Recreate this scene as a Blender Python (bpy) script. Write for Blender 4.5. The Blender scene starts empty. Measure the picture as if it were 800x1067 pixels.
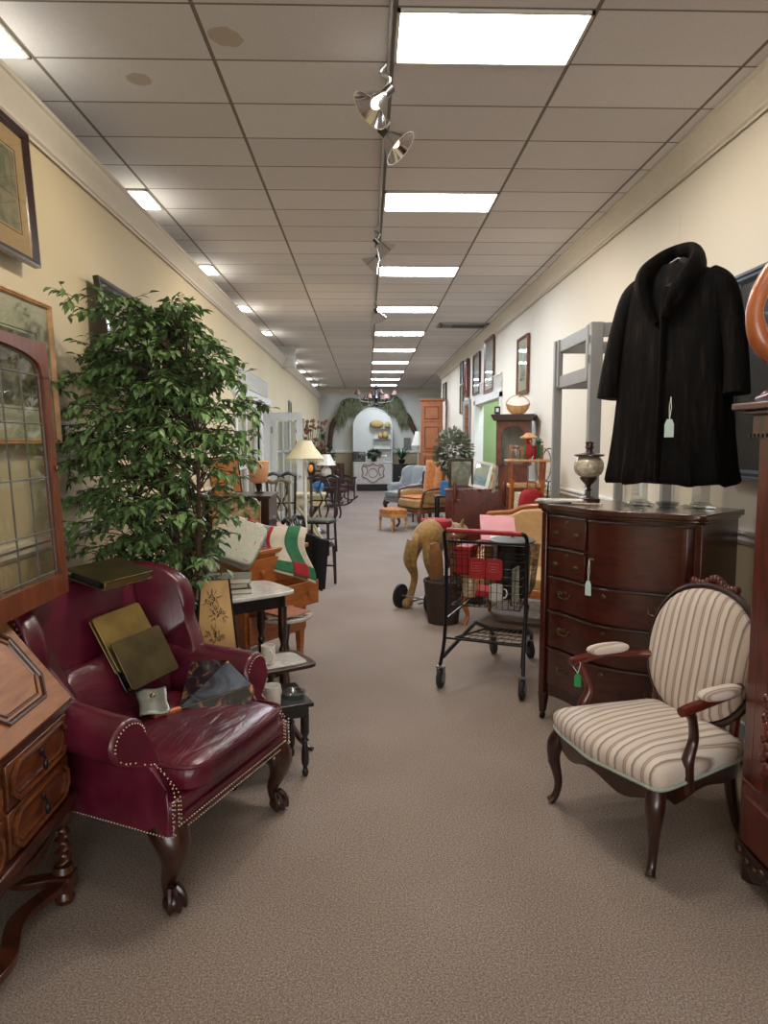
import bpy, bmesh, math, random
from mathutils import Vector, Matrix, Euler
PI = math.pi
random.seed(7)
R = math.radians
sc = bpy.context.scene
C = sc.collection

# ---------------------------------------------------------------- camera, world, exposure
cam = bpy.data.cameras.new('camera'); camo = bpy.data.objects.new('camera', cam); C.objects.link(camo)
cam.sensor_fit = 'AUTO'; cam.sensor_width = 36.0; cam.lens = 36.0*735/1067
cam.clip_start = 0.05; cam.clip_end = 100
camo.location = (0, 0, 1.55); camo.rotation_euler = (R(90-5.71), 0, R(-1.4))
sc.camera = camo
w = bpy.data.worlds.new('world'); sc.world = w; w.use_nodes = True
w.node_tree.nodes['Background'].inputs[0].default_value = (0.75, 0.8, 0.9, 1)
w.node_tree.nodes['Background'].inputs[1].default_value = 0.3
sc.view_settings.view_transform = 'Standard'; sc.view_settings.look = 'None'
sc.view_settings.gamma = 1; sc.view_settings.use_curve_mapping = False
sc.view_settings.exposure = 1.03
PANEL = 27.0          # strength of the ceiling light panels
SPOT = 22.0          # watts of each clamp lamp

def arealight(name, loc, size, power, col, rot):
    l = bpy.data.lights.new(name, 'AREA'); l.shape = 'RECTANGLE'; l.size, l.size_y = size
    l.energy = power; l.color = col
    o = bpy.data.objects.new(name, l); C.objects.link(o); o.location = loc; o.rotation_euler = rot
    return o
# fill light added behind the camera, as from an unseen shop window
arealight('front_fill_light', (0.2, -3.7, 1.7), (3.2, 2.2), 58, (1.0, 0.99, 0.97), (R(90), 0, 0))

# ---------------------------------------------------------------- materials
def srgb(h):
    if isinstance(h, str):
        h = tuple(int(h[i:i+2], 16)/255 for i in (0, 2, 4))
    return tuple((c/12.92 if c <= .04045 else ((c+.055)/1.055)**2.4) for c in h)+(1,)
def newmat(name):
    m = bpy.data.materials.new(name); m.use_nodes = True
    nt = m.node_tree; return m, nt, nt.nodes['Principled BSDF']
def nd(nt, t, **k):
    n = nt.nodes.new(t)
    for a, b in k.items(): setattr(n, a, b)
    return n
def ramp(nt, cols, fac):
    r = nd(nt, 'ShaderNodeValToRGB'); e = r.color_ramp.elements
    e[0].position = cols[0][0]; e[0].color = srgb(cols[0][1])
    e[1].position = cols[-1][0]; e[1].color = srgb(cols[-1][1])
    for p, c in cols[1:-1]:
        x = e.new(p); x.color = srgb(c)
    nt.links.new(fac, r.inputs[0]); return r
def coords(nt, scale=(1, 1, 1), rot=(0, 0, 0)):
    t = nd(nt, 'ShaderNodeTexCoord'); m = nd(nt, 'ShaderNodeMapping')
    m.inputs['Scale'].default_value = scale; m.inputs['Rotation'].default_value = rot
    nt.links.new(t.outputs['Object'], m.inputs[0]); return m.outputs[0]
def bump(nt, b, h, strength, dist=.01):
    n = nd(nt, 'ShaderNodeBump'); n.inputs['Strength'].default_value = strength; n.inputs['Distance'].default_value = dist
    nt.links.new(h, n.inputs['Height']); nt.links.new(n.outputs[0], b.inputs['Normal'])
def noise(nt, vec, s, detail=4, rough=.5, dist=0):
    n = nd(nt, 'ShaderNodeTexNoise'); n.inputs['Scale'].default_value = s; n.inputs['Detail'].default_value = detail
    n.inputs['Roughness'].default_value = rough; n.inputs['Distortion'].default_value = dist
    nt.links.new(vec, n.inputs['Vector']); return n.outputs['Fac']
def plain(name, col, rough=.5, metal=0, var=.12, ns=30, bs=.1, coat=0, sheen=0, ior=None):
    m, nt, b = newmat(name); v = coords(nt); f = noise(nt, v, ns)
    c = srgb(col)[:3]
    r = nd(nt, 'ShaderNodeValToRGB')
    r.color_ramp.elements[0].position = .3; r.color_ramp.elements[1].position = .7
    r.color_ramp.elements[0].color = tuple(x*(1-var) for x in c)+(1,)
    r.color_ramp.elements[1].color = tuple(min(1, x*(1+var)) for x in c)+(1,)
    nt.links.new(f, r.inputs[0]); nt.links.new(r.outputs[0], b.inputs['Base Color'])
    b.inputs['Roughness'].default_value = rough; b.inputs['Metallic'].default_value = metal
    b.inputs['Coat Weight'].default_value = coat; b.inputs['Sheen Weight'].default_value = sheen
    if bs: bump(nt, b, f, bs, .003)
    return m
def wood(name, dark, light, scale=(3, 3, 30), rough=.35, coat=.3, ns=3.0):
    # grain runs along the axis with the SMALL scale
    m, nt, b = newmat(name); v = coords(nt, scale)
    f = noise(nt, v, ns, 6, .6, .6)
    r = ramp(nt, [(.3, dark), (.7, light)], f)
    nt.links.new(r.outputs[0], b.inputs['Base Color'])
    b.inputs['Roughness'].default_value = rough; b.inputs['Coat Weight'].default_value = coat
    b.inputs['Coat Roughness'].default_value = .2
    bump(nt, b, f, .08, .002)
    return m
def art(name, cols, s=6, seed=0, rough=.25, coat=.6, dist=1.5):
    m, nt, b = newmat(name); v = coords(nt)
    mp = nd(nt, 'ShaderNodeVectorMath', operation='ADD'); mp.inputs[1].default_value = (seed, seed*.7, seed*1.3)
    nt.links.new(v, mp.inputs[0])
    f = noise(nt, mp.outputs[0], s, 6, .6, dist)
    n = len(cols)
    r = ramp(nt, [(.32+.36*i/(n-1), c) for i, c in enumerate(cols)], f)
    nt.links.new(r.outputs[0], b.inputs['Base Color'])
    b.inputs['Roughness'].default_value = rough; b.inputs['Coat Weight'].default_value = coat; b.inputs['Coat Roughness'].default_value = .03
    return m
def glassmat(name, tint='ffffff', gloss=.12, rough=.02):
    m = bpy.data.materials.new(name); m.use_nodes = True; nt = m.node_tree; nt.nodes.clear()
    o = nd(nt, 'ShaderNodeOutputMaterial'); t = nd(nt, 'ShaderNodeBsdfTransparent'); g = nd(nt, 'ShaderNodeBsdfGlossy')
    t.inputs[0].default_value = srgb(tint); g.inputs['Roughness'].default_value = rough
    mx = nd(nt, 'ShaderNodeMixShader'); f = nd(nt, 'ShaderNodeFresnel'); f.inputs[0].default_value = 1.5
    a = nd(nt, 'ShaderNodeMath', operation='ADD'); a.inputs[1].default_value = gloss*.3
    ge = nd(nt, 'ShaderNodeNewGeometry'); iv = nd(nt, 'ShaderNodeMath', operation='SUBTRACT'); iv.inputs[0].default_value = 1; nt.links.new(ge.outputs['Backfacing'], iv.inputs[1])
    nt.links.new(f.outputs[0], a.inputs[0]); ml = nd(nt, 'ShaderNodeMath', operation='MULTIPLY'); nt.links.new(a.outputs[0], ml.inputs[0]); nt.links.new(iv.outputs[0], ml.inputs[1]); nt.links.new(ml.outputs[0], mx.inputs[0])
    nt.links.new(t.outputs[0], mx.inputs[1]); nt.links.new(g.outputs[0], mx.inputs[2]); nt.links.new(mx.outputs[0], o.inputs[0])
    return m
def emit(name, col, s):
    m, nt, b = newmat(name)
    b.inputs['Base Color'].default_value = srgb(col); b.inputs['Emission Color'].default_value = srgb(col)
    b.inputs['Emission Strength'].default_value = s
    return m
def stripes(name, base, cols, period=.075, axis='X'):
    """woven stripes varying along one local axis"""
    m, nt, b = newmat(name); t = nd(nt, 'ShaderNodeTexCoord'); s = nd(nt, 'ShaderNodeSeparateXYZ')
    nt.links.new(t.outputs['Object'], s.inputs[0])
    d = nd(nt, 'ShaderNodeMath', operation='DIVIDE'); d.inputs[1].default_value = period
    nt.links.new(s.outputs[axis], d.inputs[0])
    fr = nd(nt, 'ShaderNodeMath', operation='FRACT'); nt.links.new(d.outputs[0], fr.inputs[0])
    r = nd(nt, 'ShaderNodeValToRGB'); e = r.color_ramp.elements; r.color_ramp.interpolation = 'LINEAR'
    e[0].position = 0; e[0].color = srgb(cols[0][1]); e[1].position = cols[-1][0]; e[1].color = srgb(cols[-1][1])
    for p, c in cols[1:-1]:
        x = e.new(p); x.color = srgb(c)
    nt.links.new(fr.outputs[0], r.inputs[0]); nt.links.new(r.outputs[0], b.inputs['Base Color'])
    b.inputs['Roughness'].default_value = .8; b.inputs['Sheen Weight'].default_value = .2
    v = coords(nt); bump(nt, b, noise(nt, v, 220), .25, .002)
    return m

M = {}
M['leather'] = None
def leather(name='burgundy_leather', bs=.10, bd=.015, sc=6):
    m, nt, b = newmat(name); v = coords(nt)
    f = noise(nt, v, 5, 5, .55, .6)
    r = ramp(nt, [(.3, '3c0b1a'), (.55, '571328'), (.8, '6a2236')], f)
    nt.links.new(r.outputs[0], b.inputs['Base Color']); b.inputs['Roughness'].default_value = .33
    b.inputs['Coat Weight'].default_value = .25; b.inputs['Coat Roughness'].default_value = .25
    v2 = coords(nt, (1, 3.2, 1)); f2 = noise(nt, v2, sc, 3, .5, 1.2)
    bump(nt, b, f2, bs, bd)
    return m
M['leather'] = leather(); M['creased'] = leather('creased_leather', .38, .025, 6)
M['worn'] = plain('worn_leather_band', '7a3030', .45, var=.25, ns=12)
M['brass'] = plain('brass_nail', 'b8a690', .3, .9, bs=0)
M['oldbrass'] = plain('tarnished_brass', '5c5238', .34, .75, var=.35, ns=9, bs=.2)
M['goldbrass'] = plain('golden_brass', '857040', .32, .75, var=.3, ns=8, bs=.2)
M['pewter'] = plain('grey_silver_leather', '8b8f88', .4, .5, var=.2, ns=14)
M['darkleg'] = wood('dark_mahogany_leg', '1c0c08', '3a1a12', (8, 8, 2), .3, .5)
M['mahog'] = wood('mahogany_veneer', '2c0f09', '4e1d12', (2, 10, 14), .28, .5)
M['mahogside'] = wood('mahogany_side', '250d08', '401a10', (10, 10, 2), .3, .4)
M['mahogtop'] = wood('mahogany_top', '2b120c', '4a2418', (2, 14, 10), .22, .6)
M['oak'] = wood('carved_oak', '42200f', '744020', (2, 8, 16), .33, .4)
M['oaklid'] = wood('honey_oak_lid', '85502e', 'ad7448', (1.5, 10, 10), .35, .35)
M['oakdark'] = wood('dark_oak_moulding', '2a130a', '53281a', (4, 4, 4), .3, .5)
M['redoak'] = wood('red_oak_stile', '55260f', '7c3e20', (10, 3, 2), .4, .2)
M['cherry'] = wood('cherry_wood', '3d130c', '6b2618', (10, 10, 2), .28, .5)
M['maple'] = wood('orange_maple', '8a4a20', 'b56c34', (2, 12, 12), .35, .3)
M['pine'] = wood('pine_armoire', '8a4a24', 'ad6836', (10, 10, 2), .45, .1)
M['lightwood'] = wood('light_wood', 'a8794a', 'd0a06a', (6, 6, 6), .5, .1)
M['midwood'] = wood('mid_brown_wood', '4a2415', '74402a', (6, 6, 3), .4, .3)
M['black'] = plain('black_lacquer', '141110', .3, 0, .1, coat=.4)
M['blackmetal'] = plain('black_coated_wire', '15161a', .35, .3, .1, bs=0)
M['rubber'] = plain('dark_rubber', '1a1a1c', .75)
M['greyrubber'] = plain('grey_wheel', '55585a', .6)
M['chrome'] = plain('chrome', 'd8d8d8', .12, 1, .03, bs=0)
M['steel'] = plain('brushed_steel', '9a9a98', .3, .9, .05, bs=0)
M['marble'] = art('white_marble', ['d2cfca', 'cac7c1', 'b4b1ac', 'd0cdc8'], 5, 1, .2, .5, 3)
M['white'] = plain('white_paint', 'd6d5d0', .5, 0, .04, bs=.03)
M['bright'] = plain('white_ceramic', 'dcd8cf', .25, 0, .03, bs=0, coat=.3)
M['cream'] = plain('cream_paint', 'cabf9a', .55, 0, .08)
M['greypaint'] = plain('grey_painted_wood', '8d8f90', .5, 0, .05, ns=12, bs=.05)
M['crown'] = plain('crown_paint', 'd4ccbc', .5, 0, .03, bs=0)
M['bark'] = plain('bark', '4a3626', .85, 0, .3, ns=25, bs=.6)
M['leaf'] = plain('ficus_leaf', '64804e', .4, 0, .55, ns=3.5, bs=0)
M['leaf2'] = plain('variegated_leaf', '8b907c', .6, 0, .5, ns=14, bs=0)
M['fern'] = plain('fern_leaf', '3c5a38', .6, 0, .4, ns=9, bs=0)
M['moss'] = plain('hanging_moss', '6c7052', .9, 0, .4, ns=9, bs=0)
M['stripe'] = stripes('striped_upholstery', 'c8b99f', [(0, 'cbbdb2'), (.12, 'c6b6aa'), (.17, '7d6658'), (.22, 'bcaa9c'), (.30, '96826f'), (.34, 'cfc2b6'), (.58, 'd4c9be'), (.66, '78655a'), (.72, 'a8968a'), (.80, 'cbbdb2'), (1.0, 'cbbdb2')], .076)
M['stripey'] = M['stripe']
M['gimp'] = plain('pale_blue_braid', '9aa59a', .8, ns=90)
M['glass'] = glassmat('clear_glass', 'f4f6f2')
M['darkglass'] = glassmat('cabinet_glass', 'b8b4ac', .2)
M['crystal'] = glassmat('acrylic', 'e6eaea', .5)
M['lead'] = plain('lead_came', '6e6e6c', .4, .6, .1, bs=0)
M['mirror'] = plain('mirror_silver', 'c9cdca', .04, 1, .01, bs=0)
M['paper'] = plain('paper', 'cfc9b8', .8, 0, .05)
M['tag'] = plain('pale_tag', 'b9cfc8', .7, 0, .03, bs=0)
M['greentag'] = plain('green_tag', '2f8a4c', .6, 0, .03, bs=0)
M['peach'] = plain('peach_shade', 'd69f74', .8, 0, .05)
M['wicker'] = plain('dark_wicker', '3b2b22', .8, 0, .4, ns=60, bs=.5)
M['bluefab'] = plain('grey_blue_upholstery', '84898a', .85, 0, .06, ns=40, sheen=.3)
M['tanfab'] = plain('gold_tan_upholstery', 'a5804c', .85, 0, .25, ns=25, sheen=.2)
M['orangefab'] = plain('orange_throw', 'b06a2a', .9, 0, .35, ns=18, sheen=.2)
M['peachfab'] = plain('peach_brocade', 'b89468', .8, 0, .12, ns=30, sheen=.2)
M['red'] = plain('red_plastic', '8e1b1e', .4, 0, .08, bs=0)
M['redcloth'] = plain('red_cloth', '9c1c24', .8, 0, .15)
M['green'] = plain('green_cloth', '2e6a48', .85, 0, .2)
M['pink'] = plain('pink_card', 'c98a94', .6, 0, .1, ns=8)
M['blue'] = plain('blue_paper', '2c6aa0', .6, 0, .15, ns=8)
M['plush'] = plain('golden_plush', '8c6c38', .95, 0, .35, ns=30, bs=.8, sheen=.3)
M['darkcloth'] = plain('black_cloth', '141318', .9, 0, .2)

# ---------------------------------------------------------------- mesh helpers
def rotm(rx=0, ry=0, rz=0, loc=(0, 0, 0)):
    return Matrix.Translation(loc) @ Euler((R(rx), R(ry), R(rz))).to_matrix().to_4x4()
class MB:
    def __init__(s): s.v = []; s.f = []
    def add(s, vs, fs, M4=None):
        n = len(s.v)
        for p in vs:
            p = Vector(p)
            s.v.append(M4 @ p if M4 is not None else p)
        s.f += [tuple(i+n for i in f) for f in fs]; return s
    def box(s, c, d, M4=None):
        x, y, z = c; a, b, e = d[0]/2, d[1]/2, d[2]/2
        vs = [(x+i*a, y+j*b, z+k*e) for k in (-1, 1) for j in (-1, 1) for i in (-1, 1)]
        return s.add(vs, [(0, 2, 3, 1), (4, 5, 7, 6), (0, 1, 5, 4), (2, 6, 7, 3), (0, 4, 6, 2), (1, 3, 7, 5)], M4)
    def box2(s, a, b, M4=None):
        return s.box([(a[i]+b[i])/2 for i in range(3)], [abs(b[i]-a[i]) for i in range(3)], M4)
    def rings(s, rings, caps=True, closed=False, M4=None, flip=False):
        n = len(rings[0]); vs = [p for r in rings for p in r]; fs = []
        m = len(rings)
        for i in range(m if closed else m-1):
            for j in range(n):
                k = (j+1) % n; i2 = (i+1) % m
                fs.append((i*n+j, i*n+k, i2*n+k, i2*n+j))
        if caps and not closed:
            fs.append(tuple(range(n-1, -1, -1))); fs.append(tuple((m-1)*n+j for j in range(n)))
        return s.add(vs, fs, M4)
    def tube(s, pts, r, n=8, closed=False, M4=None, flat=1.0, rot=0):
        pts = [Vector(p) for p in pts]; m = len(pts)
        rr = r if isinstance(r, (list, tuple)) else [r]*m
        T = []
        for i in range(m):
            if closed: t = pts[(i+1) % m]-pts[i-1]
            else: t = pts[min(i+1, m-1)]-pts[max(i-1, 0)]
            T.append(t.normalized() if t.length > 1e-9 else Vector((0, 0, 1)))
        up = Vector((0, 0, 1)) if abs(T[0].z) < .9 else Vector((1, 0, 0))
        u = T[0].cross(up).normalized(); out = []
        for i in range(m):
            u = (u-T[i]*u.dot(T[i])).normalized(); w_ = T[i].cross(u)
            out.append([pts[i]+u*math.cos(rot+2*PI*j/n)*rr[i]+w_*math.sin(rot+2*PI*j/n)*rr[i]*flat for j in range(n)])
        return s.rings(out, not closed, closed, M4)
    def cyl(s, a, b, r, r2=None, n=12, M4=None):
        return s.tube([a, b], [r, r if r2 is None else r2], n, M4=M4)
    def lathe(s, prof, n=20, M4=None, c=(0, 0, 0)):
        rs = [[(c[0]+r*math.cos(2*PI*j/n), c[1]+r*math.sin(2*PI*j/n), c[2]+z) for j in range(n)] for r, z in prof]
        return s.rings(rs, True, False, M4)
    def prism(s, poly, y0, y1, M4=None):          # poly in XZ, extruded along Y
        n = len(poly)
        vs = [(x, y0, z) for x, z in poly]+[(x, y1, z) for x, z in poly]
        fs = [tuple(range(n)), tuple(range(2*n-1, n-1, -1))]+[(i, i+n, (i+1) % n+n, (i+1) % n) for i in range(n)]
        return s.add(vs, fs, M4)
    def slab(s, poly, z0, z1, M4=None):           # poly in XY, extruded along Z
        n = len(poly)
        vs = [(x, y, z0) for x, y in poly]+[(x, y, z1) for x, y in poly]
        fs = [tuple(range(n-1, -1, -1)), tuple(range(n, 2*n))]+[(i, (i+1) % n, (i+1) % n+n, i+n) for i in range(n)]
        return s.add(vs, fs, M4)
    def sq(s, c, a, e1=1.0, e2=1.0, nu=16, nv=24, M4=None, fn=None):   # superquadric cushion
        def pw(x, e): return math.copysign(abs(x)**e, x)
        rs = []
        for i in range(nu+1):
            t = -PI/2+PI*i/nu; ct, st = max(abs(math.cos(t)), 1e-4)**e1, pw(math.sin(t), e1)
            ring = []
            for j in range(nv):
                p = 2*PI*j/nv
                q = Vector((c[0]+a[0]*ct*pw(math.cos(p), e2), c[1]+a[1]*ct*pw(math.sin(p), e2), c[2]+a[2]*st))
                ring.append(fn(q) if fn else q)
            rs.append(ring)
        return s.rings(rs, True, False, M4)
    def grid(s, fn, nu, nv, M4=None):
        vs = [fn(i/nu, j/nv) for i in range(nu+1) for j in range(nv+1)]
        fs = [(i*(nv+1)+j, (i+1)*(nv+1)+j, (i+1)*(nv+1)+j+1, i*(nv+1)+j+1) for i in range(nu) for j in range(nv)]
        return s.add(vs, fs, M4)
    def build(s, name, mat, parent=None, loc=None, rz=0, bevel=0, sub=0, solid=0, angle=40, seg=2, soff=0):
        me = bpy.data.meshes.new(name); me.from_pydata([tuple(p) for p in s.v], [], s.f); me.update()
        bm = bmesh.new(); bm.from_mesh(me)
        if not solid: bmesh.ops.recalc_face_normals(bm, faces=bm.faces)
        bm.to_mesh(me); bm.free()
        me.materials.append(M[mat] if isinstance(mat, str) else mat)
        me.shade_smooth(); me.set_sharp_from_angle(angle=R(angle))
        o = bpy.data.objects.new(name, me); C.objects.link(o)
        if parent is not None: o.parent = parent
        if loc is not None: o.location = loc
        if rz: o.rotation_euler = (0, 0, R(rz))
        if solid:
            md = o.modifiers.new('solid', 'SOLIDIFY'); md.thickness = solid; md.offset = soff
        if sub:
            md = o.modifiers.new('sub', 'SUBSURF'); md.levels = sub; md.render_levels = sub
        if bevel:
            md = o.modifiers.new('bevel', 'BEVEL'); md.width = bevel; md.segments = seg; md.limit_method = 'ANGLE'; md.angle_limit = R(35)
        return o
def tag(o, label, cat, group=None, kind=None):
    o['label'] = label; o['category'] = cat
    if group: o['group'] = group
    if kind: o['kind'] = kind
    return o
def T(name, label, cat, loc=(0, 0, 0), rz=0, group=None, kind=None):
    o = bpy.data.objects.new(name, None); C.objects.link(o); o.empty_display_size = .1
    o.location = loc; o.rotation_euler = (0, 0, R(rz)); return tag(o, label, cat, group, kind)
def struct(name, mb, mat, **k):
    o = mb.build(name, mat, **k); o['kind'] = 'structure'; return o
def copy_tree(o, parent=None):
    c = o.copy(); C.objects.link(c)
    if parent is not None: c.parent = parent
    for ch in list(o.children): copy_tree(ch, c)
    return c
def lerp(a, b, t): return a+(b-a)*t
def spline(pts, k=6):
    pts = [Vector(p) for p in pts]; out = []
    for i in range(len(pts)-1):
        p0 = pts[max(i-1, 0)]; p1 = pts[i]; p2 = pts[i+1]; p3 = pts[min(i+2, len(pts)-1)]
        for j in range(k):
            t = j/k
            out.append(.5*((2*p1)+(p2-p0)*t+(2*p0-5*p1+4*p2-p3)*t*t+(3*p1-p0-3*p2+p3)*t**3))
    out.append(pts[-1]); return out
def splr(vals, k=6):
    return [v[0] for v in spline([(x, 0, 0) for x in vals], k)]
def oval(cx, cy, a, b, n=32, e=1.0):
    def pw(x): return math.copysign(abs(x)**e, x)
    return [(cx+a*pw(math.cos(2*PI*i/n)), cy+b*pw(math.sin(2*PI*i/n))) for i in range(n)]

# ================================================================ THE SETTING
WL, WR, CEIL, FAR, TOPL = -1.53, 1.91, 3.26, 23.2, 3.05
GX, GY, TX, TY = .12, 2.969, .803, .4116        # ceiling grid origin and tile size
def carpet():
    m, nt, b = newmat('loop_carpet'); v = coords(nt)
    f = noise(nt, v, 155, 5, .85); f2 = noise(nt, v, 1.3, 3, .5)
    r = ramp(nt, [(.38, '5c5049'), (.5, '8e8076'), (.62, 'bbada3')], f)
    r2 = ramp(nt, [(.3, 'e6e0da'), (.7, 'ffffff')], f2)
    mx = nd(nt, 'ShaderNodeMix', data_type='RGBA', blend_type='MULTIPLY'); mx.inputs[0].default_value = .8
    nt.links.new(r.outputs[0], mx.inputs[6]); nt.links.new(r2.outputs[0], mx.inputs[7]); nt.links.new(mx.outputs[2], b.inputs['Base Color'])
    b.inputs['Roughness'].default_value = .95; bump(nt, b, f, .6, .004)
    return m
def ceiling_mat():
    m, nt, b = newmat('acoustic_tiles'); t = nd(nt, 'ShaderNodeTexCoord'); s = nd(nt, 'ShaderNodeSeparateXYZ')
    nt.links.new(t.outputs['Object'], s.inputs[0])
    def cell(out, o, p, wdt):
        a = nd(nt, 'ShaderNodeMath', operation='SUBTRACT'); a.inputs[1].default_value = o; nt.links.new(s.outputs[out], a.inputs[0])
        d = nd(nt, 'ShaderNodeMath', operation='DIVIDE'); d.inputs[1].default_value = p; nt.links.new(a.outputs[0], d.inputs[0])
        pp = nd(nt, 'ShaderNodeMath', operation='PINGPONG'); pp.inputs[1].default_value = .5; nt.links.new(d.outputs[0], pp.inputs[0])
        l = nd(nt, 'ShaderNodeMath', operation='LESS_THAN'); l.inputs[1].default_value = wdt/p; nt.links.new(pp.outputs[0], l.inputs[0])
        fl = nd(nt, 'ShaderNodeMath', operation='FLOOR'); nt.links.new(d.outputs[0], fl.inputs[0])
        return l.outputs[0], fl.outputs[0]
    lx, ix = cell('X', GX, TX, .009); ly, iy = cell('Y', GY, TY, .006)
    mxm = nd(nt, 'ShaderNodeMath', operation='MAXIMUM'); nt.links.new(lx, mxm.inputs[0]); nt.links.new(ly, mxm.inputs[1])
    cb = nd(nt, 'ShaderNodeCombineXYZ'); nt.links.new(ix, cb.inputs[0]); nt.links.new(iy, cb.inputs[1])
    wn = nd(nt, 'ShaderNodeTexWhiteNoise'); nt.links.new(cb.outputs[0], wn.inputs['Vector'])
    r = ramp(nt, [(0, 'cdc8c8'), (.5, 'd4d0d0'), (1, 'dad6d6')], wn.outputs['Value'])
    f = noise(nt, t.outputs['Object'], 160, 3, .7); r2 = ramp(nt, [(.2, 'ebe9e8'), (.6, 'ffffff')], f)
    mx = nd(nt, 'ShaderNodeMix', data_type='RGBA', blend_type='MULTIPLY'); mx.inputs[0].default_value = 1
    nt.links.new(r.outputs[0], mx.inputs[6]); nt.links.new(r2.outputs[0], mx.inputs[7])
    col = mx.outputs[2]
    # water stains on two tiles
    for (sx, sy, rad, cc) in ((-.60, 3.20, .075, 'a8987f'), (-1.07, 3.56, .055, 'ab9b86')):
        d = nd(nt, 'ShaderNodeVectorMath', operation='DISTANCE'); d.inputs[1].default_value = (sx, sy, CEIL)
        nt.links.new(t.outputs['Object'], d.inputs[0])
        nn = noise(nt, t.outputs['Object'], 14, 3); ad = nd(nt, 'ShaderNodeMath', operation='MULTIPLY_ADD'); ad.inputs[1].default_value = .07; nt.links.new(nn, ad.inputs[0]); nt.links.new(d.outputs['Value'], ad.inputs[2])
        lt = nd(nt, 'ShaderNodeMath', operation='LESS_THAN'); lt.inputs[1].default_value = rad+.035; nt.links.new(ad.outputs[0], lt.inputs[0])
        ml = nd(nt, 'ShaderNodeMath', operation='MULTIPLY'); ml.inputs[1].default_value = .7; nt.links.new(lt.outputs[0], ml.inputs[0])
        mm = nd(nt, 'ShaderNodeMix', data_type='RGBA'); nt.links.new(ml.outputs[0], mm.inputs[0]); nt.links.new(col, mm.inputs[6]); mm.inputs[7].default_value = srgb(cc); col = mm.outputs[2]
    m3 = nd(nt, 'ShaderNodeMix', data_type='RGBA'); nt.links.new(mxm.outputs[0], m3.inputs[0]); nt.links.new(col, m3.inputs[6]); m3.inputs[7].default_value = srgb('766c62')
    nt.links.new(m3.outputs[2], b.inputs['Base Color']); b.inputs['Roughness'].default_value = .9
    iv = nd(nt, 'ShaderNodeMath', operation='SUBTRACT'); iv.inputs[0].default_value = 1; nt.links.new(mxm.outputs[0], iv.inputs[1])
    bump(nt, b, iv.outputs[0], .5, .01)
    return m
def wallmat(name, up, low=None, railz=1.08):
    m, nt, b = newmat(name); t = nd(nt, 'ShaderNodeTexCoord'); s = nd(nt, 'ShaderNodeSeparateXYZ'); nt.links.new(t.outputs['Object'], s.inputs[0])
    f = noise(nt, t.outputs['Object'], 1.2, 3)
    r = ramp(nt, [(.3, up[0]), (.7, up[1])], f); col = r.outputs[0]
    if low:
        l = nd(nt, 'ShaderNodeMath', operation='LESS_THAN'); l.inputs[1].default_value = railz; nt.links.new(s.outputs['Z'], l.inputs[0])
        mm = nd(nt, 'ShaderNodeMix', data_type='RGBA'); nt.links.new(l.outputs[0], mm.inputs[0]); nt.links.new(col, mm.inputs[6]); mm.inputs[7].default_value = srgb(low); col = mm.outputs[2]
    nt.links.new(col, b.inputs['Base Color']); b.inputs['Roughness'].default_value = .7
    return m
M['carpet'] = carpet(); M['ceil'] = ceiling_mat()
M['walll'] = wallmat('left_wall_paint', ('cfc09d', 'd4c7a6'), 'b7a480')
M['wallr'] = wallmat('right_wall_paint', ('dcd4c4', 'e0d9ca'), 'aa9878')
M['wallf'] = wallmat('far_wall_paint', ('c4c5ba', 'c9cac0'), 'a39678', 1.22)
M['backroom'] = plain('back_room_wall', 'b9bcba', .8, 0, .03, bs=0)
M['greenroom'] = plain('green_room_wall', '98ab7c', .8, 0, .03, bs=0)
M['darkstorage'] = plain('front_wall_paint', 'b5a888', .8, 0, .03, bs=0)

XL, XR, YB = -6.0, 5.0, -4.0
struct('floor', MB().box2((XL, YB, -.1), (XR, FAR+.2, 0)), 'carpet')
struct('ceiling', MB().box2((XL, YB, CEIL), (XR, FAR+.2, CEIL+.1)), 'ceil')
# left partition (stops short of the ceiling), with a curtained window and an open doorway
m = MB()
for y0, y1, z0, z1 in ((YB, 8.35, 0, TOPL), (8.35, 11.15, 2.12, TOPL), (10.2, 10.35, 0, 2.12), (8.35, 10.2, 0, .25), (11.15, 16.6, 0, TOPL), (16.6, 17.6, 2.1, TOPL), (17.6, FAR, 0, TOPL)):
    m.box2((WL-.12, y0, z0), (WL, y1, z1))
struct('wall_left', m, 'walll')
m = MB()
for y0, y1, z0, z1 in ((YB, 10.1, 0, CEIL), (10.1, 12.4, 2.2, CEIL), (12.4, 18.2, 0, CEIL)):
    m.box2((WR, y0, z0), (WR+.12, y1, z1))
struct('wall_right', m, 'wallr')
struct('wall_far', MB().box2((XL, FAR, 0), (XR, FAR+.1, CEIL)), 'wallf')
m = MB()
m.box2((XL, YB-.1, 0), (-1.4, YB, CEIL)); m.box2((1.8, YB-.1, 0), (XR, YB, CEIL)); m.box2((-1.4, YB-.1, 0), (1.8, YB, .6)); m.box2((-1.4, YB-.1, 2.8), (1.8, YB, CEIL))
struct('wall_front', m, 'darkstorage')
struct('wall_outer_left', MB().box2((XL-.1, YB, 0), (XL, FAR, CEIL)), 'backroom')
struct('wall_outer_right', MB().box2((XR, YB, 0), (XR+.1, FAR, CEIL)), 'backroom')
struct('wall_green_room', MB().box2((WR+.9, 9.6, 0), (WR+1.0, 13.2, CEIL)).box2((WR+.12, 12.9, 0), (WR+.9, 13, CEIL)).box2((WR+.12, 9.6, 0), (WR+.9, 9.7, CEIL)), 'greenroom')
# pale boxed soffit post between the top of the partition and the ceiling
struct('column', MB().box2((-1.60, 13.0, 2.90), (-1.30, 13.3, CEIL)), 'white')
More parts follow.
